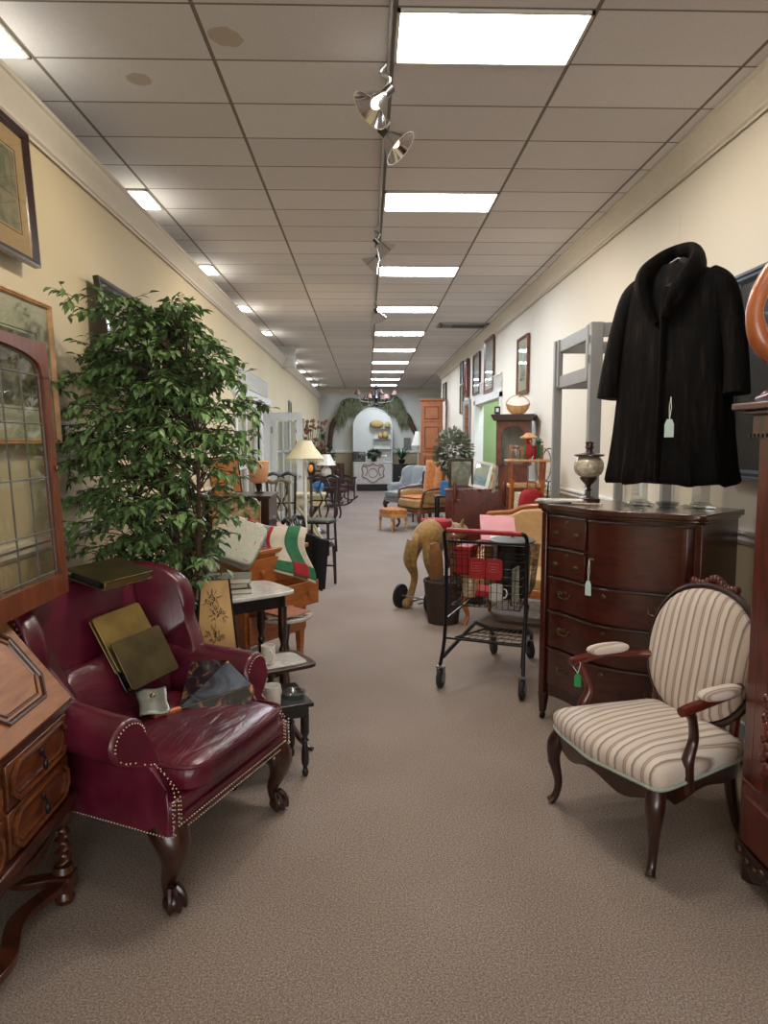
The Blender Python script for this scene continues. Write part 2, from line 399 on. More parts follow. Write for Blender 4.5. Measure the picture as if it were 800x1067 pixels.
# crown mouldings (profile swept along the wall)
def crown(name, x, zt, sgn, y0, y1, h=.16, d=.15):
    prof = [(0, 0), (d, 0), (d, -.02), (d*.9, -.025), (d*.78, -.05), (d*.45, -.085), (d*.3, -.115), (d*.3, -.128), (d*.16, -.135), (d*.16, -.15), (d*.1, -h), (0, -h)]
    m = MB().prism([(x+sgn*a, zt+b) for a, b in prof], y0, y1); return struct(name, m, 'crown', angle=20)
crown('trim_1', WL, TOPL+.005, 1, YB, FAR, .125, .09)
crown('trim_2', WR, CEIL, -1, YB, 18.2, .12, .115)
m = MB().prism([(FAR-a, CEIL+b) for a, b in [(0, 0), (.13, 0), (.12, -.05), (.05, -.12), (.03, -.18), (0, -.18)]], XL, XR, rotm(0, 0, 90) @ Matrix.Scale(-1, 4, (0, 1, 0)))
struct('trim_3', m, 'crown', angle=20)
def rail(name, x, z, sgn, spans, mat='white'):
    m = MB()
    for y0, y1 in spans:
        m.prism([(x, z), (x+sgn*.03, z-.005), (x+sgn*.032, z-.02), (x+sgn*.016, z-.035), (x+sgn*.02, z-.055), (x+sgn*.008, z-.075), (x, z-.08)], y0, y1)
    return struct(name, m, mat, angle=20)
rail('trim_4', WL, 1.11, 1, [(YB, 8.2), (11.3, 16.5), (17.7, FAR)], 'crown')
rail('trim_5', WR, 1.11, -1, [(YB, 9.95), (12.55, 18.2)])
m = MB().box2((XL, FAR-.03, 1.19), (XR, FAR, 1.28)); struct('trim_6', m, 'white')
def base(name, x, sgn, spans):
    m = MB()
    for y0, y1 in spans: m.box2((x, y0, 0), (x+sgn*.018, y1, .13))
    return struct(name, m, 'white')
base('baseboard_left', WL, 1, [(YB, 8.3), (11.2, 16.5), (17.7, FAR)]); base('baseboard_right', WR, -1, [(YB, 10), (12.5, 18.2)])
struct('baseboard_far', MB().box2((XL, FAR-.02, 0), (XR, FAR, .13)), 'white')
# left doorway casing, louvre above, curtained window
m = MB()
for y0, y1, z0, z1 in ((8.25, 8.37, 0, 2.12), (10.2, 10.36, 0, 2.12), (11.12, 11.24, 0, 2.12), (8.2, 11.3, 2.1, 2.2)):
    m.box2((WL-.13, y0, z0), (WL+.025, y1, z1))
struct('trim_7', m, 'white')
m = MB()
for i in range(7): m.box((0, 0, 0), (.02, 2.4, .028), Matrix.Translation((WL+.01, 9.75, 2.23+i*.034)) @ rotm(0, 35, 0))
tag(m.build('louvre_vent', 'white'), 'white slatted louvre vent above the doorway in the left wall', 'vent')
wn = MB()
for y0, y1, z0, z1 in ((8.37, 8.45, .25, 2.1), (9.25, 9.33, .25, 2.1), (10.12, 10.2, .25, 2.1), (8.37, 10.2, .25, .37), (8.37, 10.2, 2.02, 2.1), (8.37, 10.2, 1.2, 1.25)):
    wn.box2((WL-.08, y0, z0), (WL-.03, y1, z1))
wn = struct('window_1', wn, 'white')
g = MB().box2((WL-.06, 8.42, .3), (WL-.055, 10.15, 2.05)).build('pane', 'glass', wn)
def drape(y0, y1, z0, z1, x):
    return MB().grid(lambda u, v: (x+.02*math.sin(u*(y1-y0)*45), lerp(y0, y1, u), lerp(z0, z1, v)), 90, 2)
tag(drape(8.45, 9.2, .35, 2.05, WL-.1).build('curtain', plain('cream_curtain', 'cfc0a0', .9, 0, .05), solid=.003), 'cream gathered curtain behind the left wall window, near half', 'curtain')
tag(drape(9.36, 10.12, .35, 2.05, WL-.1).build('curtain', M['cream_curtain'] if 'cream_curtain' in M else bpy.data.materials['cream_curtain'], solid=.003), 'cream gathered curtain in the left wall window, half nearer the doorway', 'curtain')
# French door standing open into the aisle
t = struct('door_1', MB().box2((0, -.02, .02), (.09, .02, 2.0)).box2((.4, -.02, .02), (.49, .02, 2.0)).box2((.09, -.02, .02), (.4, .02, .45)).box2((.09, -.02, 1.88), (.4, .02, 2.0))
           .box2((.18, -.012, .45), (.2, .012, 1.88)).box2((.29, -.012, .45), (.31, .012, 1.88)).box2((.09, -.012, 1.38), (.4, .012, 1.41)).box2((.09, -.012, .9), (.4, .012, .93)), 'white', loc=(WL+.03, 11.18, 0))
MB().box2((.09, -.003, .45), (.4, .003, 1.88)).build('pane', 'glass', t)
MB().box2((.11, .02, .47), (.38, .03, 1.86)).build('curtain_lining', 'white', t)
MB().box2((-.03, -.03, 1.68), (.03, -.022, 1.78)).build('hinge', 'brass', t)
MB().cyl((.45, -.02, 1.0), (.45, -.06, 1.0), .02).build('handle', 'brass', t)
# right doorway: casing and louvre
m = MB()
for y0, y1, z0, z1 in ((9.98, 10.12, 0, 2.25), (12.38, 12.52, 0, 2.25), (9.98, 12.52, 2.18, 2.3)):
    m.box2((WR-.025, y0, z0), (WR+.13, y1, z1))
struct('trim_8', m, 'white')
m = MB().box2((WR-.03, 10.0, 2.3), (WR-.005, 12.5, 2.32)).box2((WR-.03, 10.0, 2.5), (WR-.005, 12.5, 2.52))
for i in range(5): m.box((0, 0, 0), (.02, 2.5, .03), Matrix.Translation((WR-.015, 11.25, 2.335+i*.036)) @ rotm(0, -35, 0))
tag(m.build('louvre_vent', 'white'), 'white slatted louvre vent above the doorway to the green room', 'vent')
# ceiling light panels
M['panel'] = emit('light_diffuser', 'e8f1ff', PANEL)
M['panelside'] = emit('side_light_diffuser', 'e8f1ff', PANEL*.38)
M['paneldim'] = emit('dim_light_diffuser', 'fff8ee', PANEL*.16)
M['panelwarm'] = emit('warm_light_diffuser', 'fff8ee', PANEL*.46)
M['tbar'] = plain('panel_frame', 'c8c4bc', .5, 0, .02, bs=0)
def panel(x, k, label, grp, mat='panel'):
    y0 = GY+.5*0+5*TY*k
    t = T('ceiling_light', label, 'ceiling light', (x+TX/2, y0+TY/2, CEIL-.001), 0, grp)
    a, b_ = TX/2-.006, TY/2-.006
    MB().box2((-a, -b_, -.012), (a, -b_+.014, 0)).box2((-a, b_-.014, -.012), (a, b_, 0)).box2((-a, -b_, -.012), (-a+.014, b_, 0)).box2((a-.014, -b_, -.012), (a, b_, 0)).build('frame', 'tbar', t)
    MB().add([(-a+.013, -b_+.013, -.002), (-a+.013, b_-.013, -.002), (a-.013, b_-.013, -.002), (a-.013, -b_+.013, -.002)], [(0, 1, 2, 3)]).build('diffuser', mat, t)
ordn = ['nearest and largest', 'second', 'third', 'fourth', 'fifth', 'sixth', 'seventh', 'eighth', 'ninth', 'tenth']
for k in range(-3, 10):
    lab = ('%s glowing panel of the middle row of ceiling lights, counted from the front' % ordn[k]) if k >= 0 else '%s glowing ceiling panel of the middle row behind the camera' % ['', 'first', 'second', 'third'][-k]
    panel(GX, k, lab, 'middle row of ceiling light panels', 'paneldim' if k < 0 else ('panelwarm' if k < 2 else 'panel'))
for k in range(-3, 10):
    lab = ('%s glowing panel of the left row peeking over the left partition' % ordn[k]) if k >= 0 else '%s glowing ceiling panel of the left row behind the camera' % ['', 'first', 'second', 'third'][-k]
    panel(GX-3*TX, k, lab, 'left row of ceiling light panels', 'paneldim' if k < 0 else 'panelside')
for k in (3, 5):  # unseen panels added to light the side room
    panel(GX-6*TX, k, '%s unseen fill panel in the side room behind the partition' % ('nearer' if k == 3 else 'farther'), 'side room fill panels')
l = T('ceiling_light', 'unseen fill panel inside the green room', 'ceiling light', (WR+.5, 11.3, CEIL-.01), 0)  # unseen panel added to brighten the room behind the doorway
MB().box2((-.2, -.4, -.01), (.2, .4, 0)).build('diffuser', 'panel', l)
# ceiling air vent
v = T('ceiling_vent', 'dark slotted air vent in the ceiling near the right wall', 'vent', (1.42, 10.6, CEIL-.002))
MB().box2((-.36, -.2, -.02), (.36, -.17, 0)).box2((-.36, .17, -.02), (.36, .2, 0)).box2((-.36, -.2, -.02), (-.33, .2, 0)).box2((.33, -.2, -.02), (.36, .2, 0)).build('frame', 'steel', v)
MB().box2((-.34, -.18, -.006), (.34, .18, -.001)).build('duct_opening', 'darkcloth', v)
mm = MB()
for i in range(9): mm.box((-.3+i*.016, 0, -.012), (.006, .34, .012))
for i in range(3): mm.box((.08, -.10+i*.10, -.012), (.5, .006, .006))
mm.build('slats', 'steel', v)

# ================================================================ LEFT FOREGROUND
# ---- wing chair builder: origin on the floor, front towards -Y
def rpoly(x0, z0, x1, z1, r, n=5):
    out = []
    for cx, cz, a0 in ((x1-r, z1-r, 0), (x0+r, z1-r, 90), (x0+r, z0+r, 180), (x1-r, z0+r, 270)):
        for i in range(n+1):
            a = R(a0+90*i/n); out.append((cx+r*math.cos(a), cz+r*math.sin(a)))
    return out
def arm_profile(s):
    p = [(.275, .30), (.275, .56)]
    for i in range(13):
        a = R(178-i*19); p.append((.355+.078*math.cos(a), .592+.078*math.sin(a)))
    p += [(.322, .50), (.335, .44), (.352, .38), (.362, .29)]
    return [(s*x, z) for x, z in p]
def arm_front(z):
    if z < .40: return -.40
    t = min(1, (z-.40)/.17); return -.40+.15*(3*t*t-2*t**3)
def wing_chair(name, label, loc, rz, lea='leather', legm='darkleg', nails=True, group=None, lumbar=True):
    t = T(name, label, 'armchair', loc, rz, group)
    # seat rail
    m = MB(); out = [(-.35, -.40), (.35, -.40), (.30, .36), (-.30, .36)]
    m.slab(out, .285, .40); m.build('seat_rail', lea, t, bevel=.015)
    # cushion: front bulge, domed top
    def fn(q):
        f = 1-.18*max(0, (q.y+.1))/.5
        z = q.z
        if z > .44: z += .028*max(0, 1-(q.x/.3)**2)*max(0, 1-((q.y+.08)/.36)**2)
        return Vector((q.x*f, q.y-.02*(1-(q.x/.3)**2)*(1 if q.y < -.2 else 0), z))
    c = MB().sq((0, -.09, .445), (.285, .34, .062), .45, .22, 14, 40, fn=fn).build('seat_cushion', 'creased' if lumbar else lea, t)
    pp = [fn(Vector((x, y, .49))) for x, y in oval(0, -.09, .287, .342, 60, .22)]
    MB().tube(pp, .006, 6, closed=True).build('piping', lea, c)
    # arms
    for s in (-1, 1):
        pr = arm_profile(s); rs = []
        for y in (0, .05, .1, .2, .3, .4, .5, .6, .7, .8, .9, 1):
            rs.append([(x*(1-.12*max(0, y-.2)), lerp(arm_front(z), .30, y), z+(.035*y if z > .5 else 0)) for x, z in pr])
        a = MB().rings(rs).build('arm', lea, t, bevel=.012, angle=50)
        if nails:
            sc_ = MB()     # leather strip + nails along the scroll front
            edge = [(x, z) for x, z in pr[2:-1]]+[pr[-1]]
            def pt(x, z, inset=.0): return Vector((x, arm_front(z)-.004, z))
            sp = spline([pt(*e) for e in edge], 5)
            mid = Vector((s*.33, 0, .5))
            nb = MB()
            acc = 0; last = sp[0]
            cen = Vector((s*.355, 0, .592))
            for q in sp:
                acc += (q-last).length; last = q
                if acc > .0125:
                    acc = 0
                    d = (cen-Vector((q.x, 0, q.z))).normalized() if q.z > .52 else Vector((-s, 0, 0))
                    nb.sq(tuple(q+d*.014), (.0035, .003, .0035), 1, 1, 4, 6)
            inner = spline([(s*.287, arm_front(z)-.004, z) for z in (.30, .34, .38, .42, .46, .50, .54)], 8)
            acc = 0; last = inner[0]
            for q in inner:
                acc += (q-last).length; last = q
                if acc > .0125: acc = 0; nb.sq(tuple(q+Vector((s*.022, 0, 0))), (.0035, .003, .0035), 1, 1, 4, 6)
            nb.build('nailhead_trim', 'brass', a)
    # back
    def bz(q):
        return Vector((q.x*(1+.12*max(0, q.z-.5)), q.y+.16*(q.z-.4)+(.02*(q.x/.3)**2), q.z))
    pr = rpoly(-.29, .30, .29, 1.03, .09)
    rs = []
    for y, k in ((.22, .93), (.225, .97), (.24, 1), (.30, 1), (.335, .99), (.35, .96)):
        rs.append([bz(Vector((x*k, y, .665+(z-.665)*k))) for x, z in pr])
    MB().rings(rs).build('backrest', lea, t, angle=60)
    # inside back pad
    MB().sq((0, 0, 0), (.25, .045, .30), .5, .35, 14, 32, fn=lambda q: bz(Vector((q.x, q.y+.225, q.z+.73)))).build('back_cushion', lea, t)
    if lumbar:
        MB().sq((0, 0, 0), (.275, .055, .135), .7, .45, 14, 32, fn=lambda q: Vector((q.x, .155+q.y+q.z*.35+.012*math.sin(q.x*30), q.z+.60+.01*math.sin(q.x*23+q.y*20)))).build('lumbar_cushion', 'creased', t)
    # wings
    for s in (-1, 1):
        prof = [(.36, .56), (.02, .60), (-.02, .64), (.01, .72), (.05, .80), (.05, .88), (.07, .955), (.13, 1.01), (.21, 1.04), (.36, 1.04)]
        sp = spline([(y, z, 0) for y, z in prof[1:-1]], 4)
        prof = [prof[0]]+[(q.x, q.y) for q in sp]+[prof[-1]]
        rs = []
        for k, (dx, sh) in enumerate(((0, .965), (.008, .99), (.025, 1), (.05, 1), (.068, .99), (.075, .965))):
            ring = []
            for y, z in prof:
                yy = .3+(y-.3)*sh; zz = .8+(z-.8)*sh
                flare = .07*max(0, .25-yy)/.25*max(0, min(1, (zz-.6)/.2))
                ring.append((s*(.262+dx+flare+.06*(zz-.56)), yy+.10*(zz-.4), zz))
            rs.append(ring)
        wg = MB().rings(rs).build('wing', lea, t, angle=50)
        if nails:
            nb = MB(); acc = 0; q0 = None
            for y, z in [(q.x, q.y) for q in spline([(y, z, 0) for y, z in prof[1:-2]], 2)]:
                flare = .07*max(0, .25-y)/.25*max(0, min(1, (z-.6)/.2))
                q = Vector((s*(.262+.078+flare+.06*(z-.56)), y+.018+.10*(z-.4), z))
                if q0 is not None and (q-q0).length < .013: continue
                q0 = q; nb.sq(tuple(q), (.003, .0042, .0042), 1, 1, 4, 6)
            nb.build('nailhead_trim', 'brass', wg)
    if nails:
        nb = MB()
        def line(a, b):
            a, b = Vector(a), Vector(b); n = int((b-a).length/.0125)
            for i in range(n+1): nb.sq(tuple(a.lerp(b, i/n)), (.0035, .0035, .0035), 1, 1, 4, 6)
        line((-.352, -.405, .293), (.352, -.405, .293)); line((-.368, -.38, .30), (-.338, .29, .30)); line((.368, -.38, .30), (.338, .29, .30))
        line((-.347, -.404, .30), (-.347, -.404, .40)); line((.347, -.404, .30), (.347, -.404, .40)); line((-.32, -.404, .30), (-.32, -.404, .40)); line((.32, -.404, .30), (.32, -.404, .40))
        line((-.31, -.405, .315), (.31, -.405, .315))
        nb.build('nailhead_trim', 'brass', t)
    MB().tube([(-.3, -.405, .345), (.3, -.405, .345)], .006, 6).build('piping', lea, t)
    # legs
    for s in (-1, 1):
        p = spline([(s*.30, -.335, .30), (s*.315, -.375, .24), (s*.315, -.37, .17), (s*.31, -.345, .10), (s*.312, -.355, .055)], 5)
        r_ = splr([.066, .056, .036, .023, .022], 5)
        lg = MB().tube(p, r_, 12).build('leg', legm, t)
        MB().sq((s*.315, -.368, .036), (.036, .038, .036), 1, 1, 10, 14).build('ball_foot', legm, lg)
        cl = MB()
        for a in (-70, -25, 25, 70):
            ca, sa = math.cos(R(a-90)), math.sin(R(a-90))
            cl.tube(spline([(s*.313+ca*.018, -.358+sa*.018, .085), (s*.315+ca*.034, -.368+sa*.034, .055), (s*.315+ca*.036, -.368+sa*.038, .012)], 4), [.009]*4+[.008]*4+[.004], 6)
        cl.build('claw', legm, lg); cl = MB()
        for i in range(6):
            a = R(-150+i*24); cl.sq((s*.31+.05*math.cos(a), -.365+.04*math.sin(a), .25-.012*(i % 2)), (.014, .012, .03), 1, 1, 6, 8)
        cl.build('knee_carving', legm, lg)
        MB().tube([(s*.26, .30, .30), (s*.265, .34, .12), (s*.275, .40, 0)], [.026, .022, .02], 4, rot=PI/4).build('leg', legm, t)
    return t
CH = (-.85, 2.675, 0); CR = 67.5
wc = wing_chair('wing_chair', 'burgundy leather wing chair with brass nailheads and claw and ball feet', CH, CR); wc.scale = (1.1, 1, .975)

def local(o, rz, p):     # point p of a frame at o rotated rz -> world
    v = Matrix.Rotation(R(rz), 3, 'Z') @ Vector(p); return (v.x+o[0], v.y+o[1], v.z+o[2])
# brass plates and folders lying on the chair
def plates(name, label, loc, rot, w_, h_, mat, mat2, gap=.045):
    t = T(name, label, 'brass folder', loc); t.rotation_euler = rot
    MB().slab(oval(0, 0, w_/2, h_/2, 32, .10), 0, .006).build('cover', mat, t, bevel=.002)
    MB().slab(oval(0, 0, w_/2, h_/2, 32, .10), -gap, -gap+.006).build('cover', mat2, t, bevel=.002)
    MB().box((0, -h_/2+.012, -gap/2), (w_-.03, .01, gap)).build('spine', 'goldbrass', t, bevel=.004)
    MB().box((0, .01, -gap/2), (w_-.04, h_-.06, gap*.7)).build('padding', 'darkcloth', t)
    return t
def basis(xa, ya):
    x = Vector(xa).normalized(); y = Vector(ya); z = x.cross(y).normalized(); y = z.cross(x)
    return Matrix((x, y, z)).transposed().to_euler()
plates('brass_folder', 'large tarnished brass folder draped over the top of the burgundy wing chair', (-1.035, 2.84, 1.03), basis((.38, .92, 0), (-.92, .38, .22)), .29, .20, 'oldbrass', 'oldbrass', .03)
plates('brass_folder', 'golden brass folder leaning on the chair back behind the green one', (-.965, 2.815, .765), basis((.40, .90, .05), (-.55, .22, 1.0)), .26, .24, 'goldbrass', 'goldbrass', .02)
plates('brass_folder', 'dull greenish brass folder leaning in front of the golden one', (-.895, 2.80, .685), basis((.42, .90, .04), (-.50, .22, 1.0)), .27, .205, 'oldbrass', 'black', .035)
t = T('silver_strap', 'short silver grey leather strap with round stud on the chair seat', 'strap', (-.825, 2.65, .555), 0)
t.rotation_euler = basis((.93, .37, .0), (-.37, .93, .35))
MB().grid(lambda u, v: ((u-.5)*(.10+.03*abs(v-.4)), (v-.5)*.18, .012*math.cos(v*3)+.004*math.sin(u*7)), 8, 10).build('strap_band', 'pewter', t, solid=.006)
MB().sq((0, .01, .02), (.012, .012, .008), 1, 1, 6, 12).build('stud', 'goldbrass', t)

# dark painted four-pointed leather piece with bronze tips and a long handle
t = T('painted_bellows', 'black painted fireplace bellows with bronze flowers lying on the burgundy seat', 'bellows', (-.60, 2.82, .53), 0)
M['lacq'] = art('painted_lacquer', ['100e10', '15131a', '1a1a20', '5a4030', '8a6040'], 9, 3, .25, .6, 2)
M['lacq2'] = art('painted_lacquer_blue', ['0e0e12', '1e2128', '3a4250', '525c6c'], 6, 8, .25, .6, 1)
a, b_, c_, d_ = Vector((-.154, .16, .082)), Vector((.014, .08, .098)), Vector((.129, -.02, .03)), Vector((-.125, -.16, -.01))
e_ = Vector((.134, -.06, -.045))
def panel3(p, q, r_, s_=None, th=.008):
    vs = [p, q, r_] + ([s_] if s_ is not None else []); n = (q-p).cross(r_-p).normalized()*th; k = len(vs)
    m = MB(); m.add([*vs, *[v_-n for v_ in vs]], [tuple(range(k)), tuple(range(2*k-1, k-1, -1))]+[(i, i+k, (i+1) % k+k, (i+1) % k) for i in range(k)]); return m
panel3(a, b_, d_).build('painted_panel', 'lacq', t)
panel3(b_, c_, d_).build('painted_panel', 'lacq2', t)
panel3(c_, e_, d_).build('bellows_side', 'lacq', t)
MB().tube([a, b_], .004, 6).tube([b_, c_], .004, 6).tube([b_, d_], .004, 6).tube([a, d_], .004, 6).tube([c_, d_], .004, 6).build('edging', 'goldbrass', t)
tp = MB()
for p in (a, b_, c_): tp.sq(tuple(p+Vector((0, -.01, -.02))), (.014, .012, .028), 1, 1, 6, 8)
tp.build('corner_tips', plain('copper_tip', '9a6a4a', .4, .6), t)
MB().tube([d_, d_+Vector((-.03, -.03, -.003)), d_+Vector((-.06, -.06, .0)), d_+Vector((-.08, -.08, .0))], [.012, .016, .013, .016], 10).build('nozzle', plain('orange_nozzle', 'b0603a', .4, .3), t)

# ---- drop-front desk against the left wall, front towards +X
def octa(x0, z0, x1, z1, c):
    return [(x0+c, z0), (x1-c, z0), (x1, z0+c), (x1, z1-c), (x1-c, z1), (x0+c, z1), (x0, z1-c), (x0, z0+c)]
DK = (-1.235, 1.86, 0)
t = T('drop_front_desk', 'carved oak drop-front desk with barley twist legs at the left edge', 'desk', DK, 90)
W2, FY, BY = .42, -.235, .25
m = MB().prism([(0, 0)]*0 or [(-W2, .38), (W2, .38), (W2, .70), (-W2, .70)], FY, BY)
m.build('body', 'oak', t, bevel=.004)
sd = MB()
sd.add([(-W2, FY, .70), (-W2, BY, .70), (-W2, BY, .985), (-W2, -.01, .985), (W2, FY, .70), (W2, BY, .70), (W2, BY, .985), (W2, -.01, .985)],
       [(0, 1, 2, 3), (7, 6, 5, 4), (0, 3, 7, 4), (3, 2, 6, 7), (2, 1, 5, 6), (1, 0, 4, 5)]).build('desk_top', 'oakdark', t, bevel=.003)
# lid
dl = Vector((0, .225, .285)); dn = Vector((0, -.285, .225)).normalized(); du = dl.normalized(); LL = dl.length
def lp(x, u, h): return Vector((x, FY, .70))+du*u+dn*h
lid = MB().add([lp(x, u, h) for h in (.001, .022) for x, u in ((-W2-.01, -.01), (W2+.01, -.01), (W2+.01, LL+.01), (-W2-.01, LL+.01))], [(3, 2, 1, 0), (4, 5, 6, 7), (0, 1, 5, 4), (1, 2, 6, 5), (2, 3, 7, 6), (3, 0, 4, 7)]).build('lid', 'oaklid', t, bevel=.004)
for x0, x1 in ((-W2+.06, -.03), (.03, W2-.05)):
    m = MB(); oc = octa(x0, .05, x1, LL-.04, .06); m.tube([lp(x, u, .024) for x, u in oc], .009, 6, closed=True, flat=.9)
    oc = octa(x0+.02, .07, x1-.02, LL-.06, .055); m.tube([lp(x, u, .022) for x, u in oc], .005, 6, closed=True)
    m.build('moulding', 'oakdark', lid)
MB().box2((-W2-.012, FY-.014, .672), (W2+.012, FY+.02, .70)).build('lid_rail', 'oakdark', t, bevel=.004)
MB().box2((-W2-.02, FY-.025, .35), (W2+.02, BY, .385)).box2((-W2-.01, FY-.014, .33), (W2+.01, BY, .35)).build('base_moulding', 'oakdark', t, bevel=.007)
for (z0, z1) in ((.535, .665), (.395, .525)):
    for x0, x1 in ((-W2+.02, -.015), (.015, W2-.02)):
        dr = MB().box2((x0, FY-.012, z0), (x1, FY+.02, z1)).build('drawer', 'oak', t, bevel=.004)
        m = MB().tube([(x, FY-.018, z) for x, z in octa(x0+.02, z0+.012, x1-.02, z1-.012, .032)], .008, 6, closed=True)
        m.tube([(x, FY-.014, z) for x, z in octa(x0+.035, z0+.026, x1-.035, z1-.026, .024)], .004, 6, closed=True)
        m.build('moulding', 'oak', dr)
        cx = (x0+x1)/2; cz = (z0+z1)/2
        h = MB().sq((cx, FY-.02, cz+.018), (.012, .006, .012), 1, 1, 6, 8).tube([(cx, FY-.026, cz+.012), (cx, FY-.03, cz-.008)], .004, 6)
        h.sq((cx, FY-.03, cz-.02), (.009, .008, .018), 1, 1, 6, 8).build('handle', 'blackmetal', dr)
def twist(x, y, z0, z1, t, r=.026):
    rs = []
    n = 40
    for i in range(n+1):
        z = lerp(z0, z1, i/n); rs.append([(x+.010*math.cos(i*.62)+r*.72*math.cos(2*PI*j/12), y+.010*math.sin(i*.62)+r*.72*math.sin(2*PI*j/12), z) for j in range(12)])
    l = MB().rings(rs)
    l.lathe([(.03, z1-.012), (.034, z1), (.034, z1+.02), (.028, z1+.03)], 14, c=(x, y, 0)).lathe([(.028, z0-.02), (.036, z0-.01), (.03, z0+.01)], 14, c=(x, y, 0))
    l.box2((x-.034, y-.034, z0-.075), (x+.034, y+.034, z0-.02))
    l.lathe([(.012, 0), (.03, .012), (.034, .028), (.022, .048), (.02, .055)], 14, c=(x, y, 0))
    return l.build('leg', 'oakdark', t)
for x in (-W2+.02, W2-.02):
    for y in (FY+.02, BY-.03): twist(x, y, .13, .30, t)
def wavy(x0, x1, y, z0, z1, n=30):
    top = [(lerp(x0, x1, i/n), z1+.014*math.cos(4*PI*i/n)) for i in range(n+1)]
    bot = [(lerp(x1, x0, i/n), z0+.022*math.cos(4*PI*i/n)) for i in range(n+1)]
    return MB().prism(top+bot, y-.012, y+.012)
def flatwave(a, b, amp, w_, z0, z1, n=32):
    a, b = Vector(a), Vector(b); d = (b-a); nn = Vector((-d.y, d.x)).normalized()
    L_ = [a+d*(i/n)+nn*(amp*math.sin(2*PI*i/n*1.0)**2+w_) for i in range(n+1)]; R_ = [a+d*(i/n)+nn*(amp*math.sin(2*PI*i/n)**2-w_) for i in range(n, -1, -1)]
    return MB().slab([(p.x, p.y) for p in L_+R_], z0, z1)
flatwave((-W2+.03, FY+.02), (W2-.03, FY+.02), .05, .028, .075, .1).build('stretcher', 'oakdark', t, bevel=.004)
flatwave((W2-.02, FY+.05), (W2-.02, BY-.05), .02, .025, .075, .1).build('stretcher', 'oakdark', t, bevel=.004)
wavy(-W2+.05, W2-.05, FY+.01, .29, .32).build('apron', 'oakdark', t)

# ---- leaded glass cabinet door standing on the desk top
t = T('leaded_glass_door', 'arched leaded glass door with red oak frame standing on the carved desk', 'cabinet door', (-1.13, 2.24, .992), 90)
w_, h_ = .39, .91
inner = []
for i in range(21):
    a = PI*i/20; inner.append((.335*math.cos(a)*1.0, .80+.075*math.sin(a)**.8 if 0 < i < 20 else .80))
top = [(-w_, h_), (-w_, .78)]+[(-.345, .78)]+[(x, z) for x, z in reversed(inner)]+[(.345, .78), (w_, .78), (w_, h_)]
def shear(m):       # the frame leans slightly back
    m.v = [Vector((p.x, p.y+.045*(p.z/.94), p.z)) for p in m.v]; return m
fr = MB(); fr.prism(top, -.014, .014); fr.box2((-w_, -.014, 0), (-.345, .014, .79)); fr.box2((.345, -.014, 0), (w_, .014, .79)); fr.box2((-w_, -.0141, 0), (w_, .0141, .075))
shear(fr).build('frame', 'redoak', t)
ld = MB()
xs = [-.335, -.20, -.067, .067, .20, .335]
for x in xs: ld.tube([(x, 0, .075), (x, 0, .80+.07*max(0, 1-(x/.336)**2)**.5)], .0035, 6)
for z in (.09, .24, .43, .62, .79): ld.tube([(-.345, 0, z), (.345, 0, z)], .0035, 6)
ld.tube([(x*.98, 0, z-.006) for x, z in inner], .005, 6)
shear(ld).build('lead_strips', 'lead', t)
shear(MB().box2((-.345, -.001, .07), (.345, .001, .86))).build('pane', 'glass', t)
shear(MB().sq((.37, -.02, .46), (.006, .006, .012), 1, 1, 5, 8)).build('knob', 'oakdark', t)

# ---- pictures
def picture(name, label, loc, rz, w_, h_, fw, fmat, artmat, matw=0, matm='paper', cat='picture', depth=.03, tilt=0, group=None, roll=0, innerline=None, glass=True):
    t = T(name, label, cat, loc, 0, group); t.rotation_euler = Euler((R(tilt), R(roll), R(rz)))
    a, b_ = w_/2, h_/2
    f = MB(); prof = [(0, 0), (0, -depth), (.25, -depth*1.0), (.4, -depth*.75), (.7, -depth*.9), (1, -depth*.4), (1, 0)]
    cs = [(-a, -b_), (a, -b_), (a, b_), (-a, b_)]; sx = [(1, 1), (-1, 1), (-1, -1), (1, -1)]
    rs = [[(cs[i][0]+sx[i][0]*q*fw, y, cs[i][1]+sx[i][1]*q*fw) for q, y in prof] for i in range(4)]
    f.rings(rs, False, True).build('frame', fmat, t, angle=20)
    MB().box2((-a+fw*.8, -depth*.35, -b_+fw*.8), (a-fw*.8, -.002, b_-fw*.8)).build('mount', matm if matw else artmat, t)
    if matw:
        q = fw+matw
        MB().box2((-a+q, -depth*.38, -b_+q), (a-q, -depth*.3, b_-q)).build('print', artmat, t)
        if innerline: MB().tube([(-a+q-.012, -depth*.37, -b_+q-.012), (a-q+.012, -depth*.37, -b_+q-.012), (a-q+.012, -depth*.37, b_-q+.012), (-a+q-.012, -depth*.37, b_-q+.012)], .002, 4, closed=True).build('inner_line', innerline, t)
    if glass: MB().box2((-a+fw*.8, -depth*.46, -b_+fw*.8), (a-fw*.8, -depth*.43, b_-fw*.8)).build('glass', 'glass', t)
    return t
M['duotone'] = art('faded_figure_print', ['b9a888', '9c9078', '6f7263', 'a89a7c'], 7, 4)
M['engraving'] = art('cherub_engraving', ['b9ab92', '8f8272', '5c5148', 'a5967e'], 6, 12)
M['matpeach'] = plain('peach_mount', 'c3a27c', .8, 0, .04, bs=0)
picture('framed_print', 'large print in dark mahogany frame at the top left edge of the wall', (WL+.04, 2.91, 2.60), 90, .72, .57, .035, 'darkleg', 'duotone', .09, 'matpeach', tilt=-3, innerline='oak')
picture('framed_engraving', 'old engraving in thin light wood frame behind the leaded glass door', (WL+.035, 2.96, 1.86), 90, .94, .64, .02, 'lightwood', 'engraving', .14, 'paper', tilt=-2, innerline='oakdark')
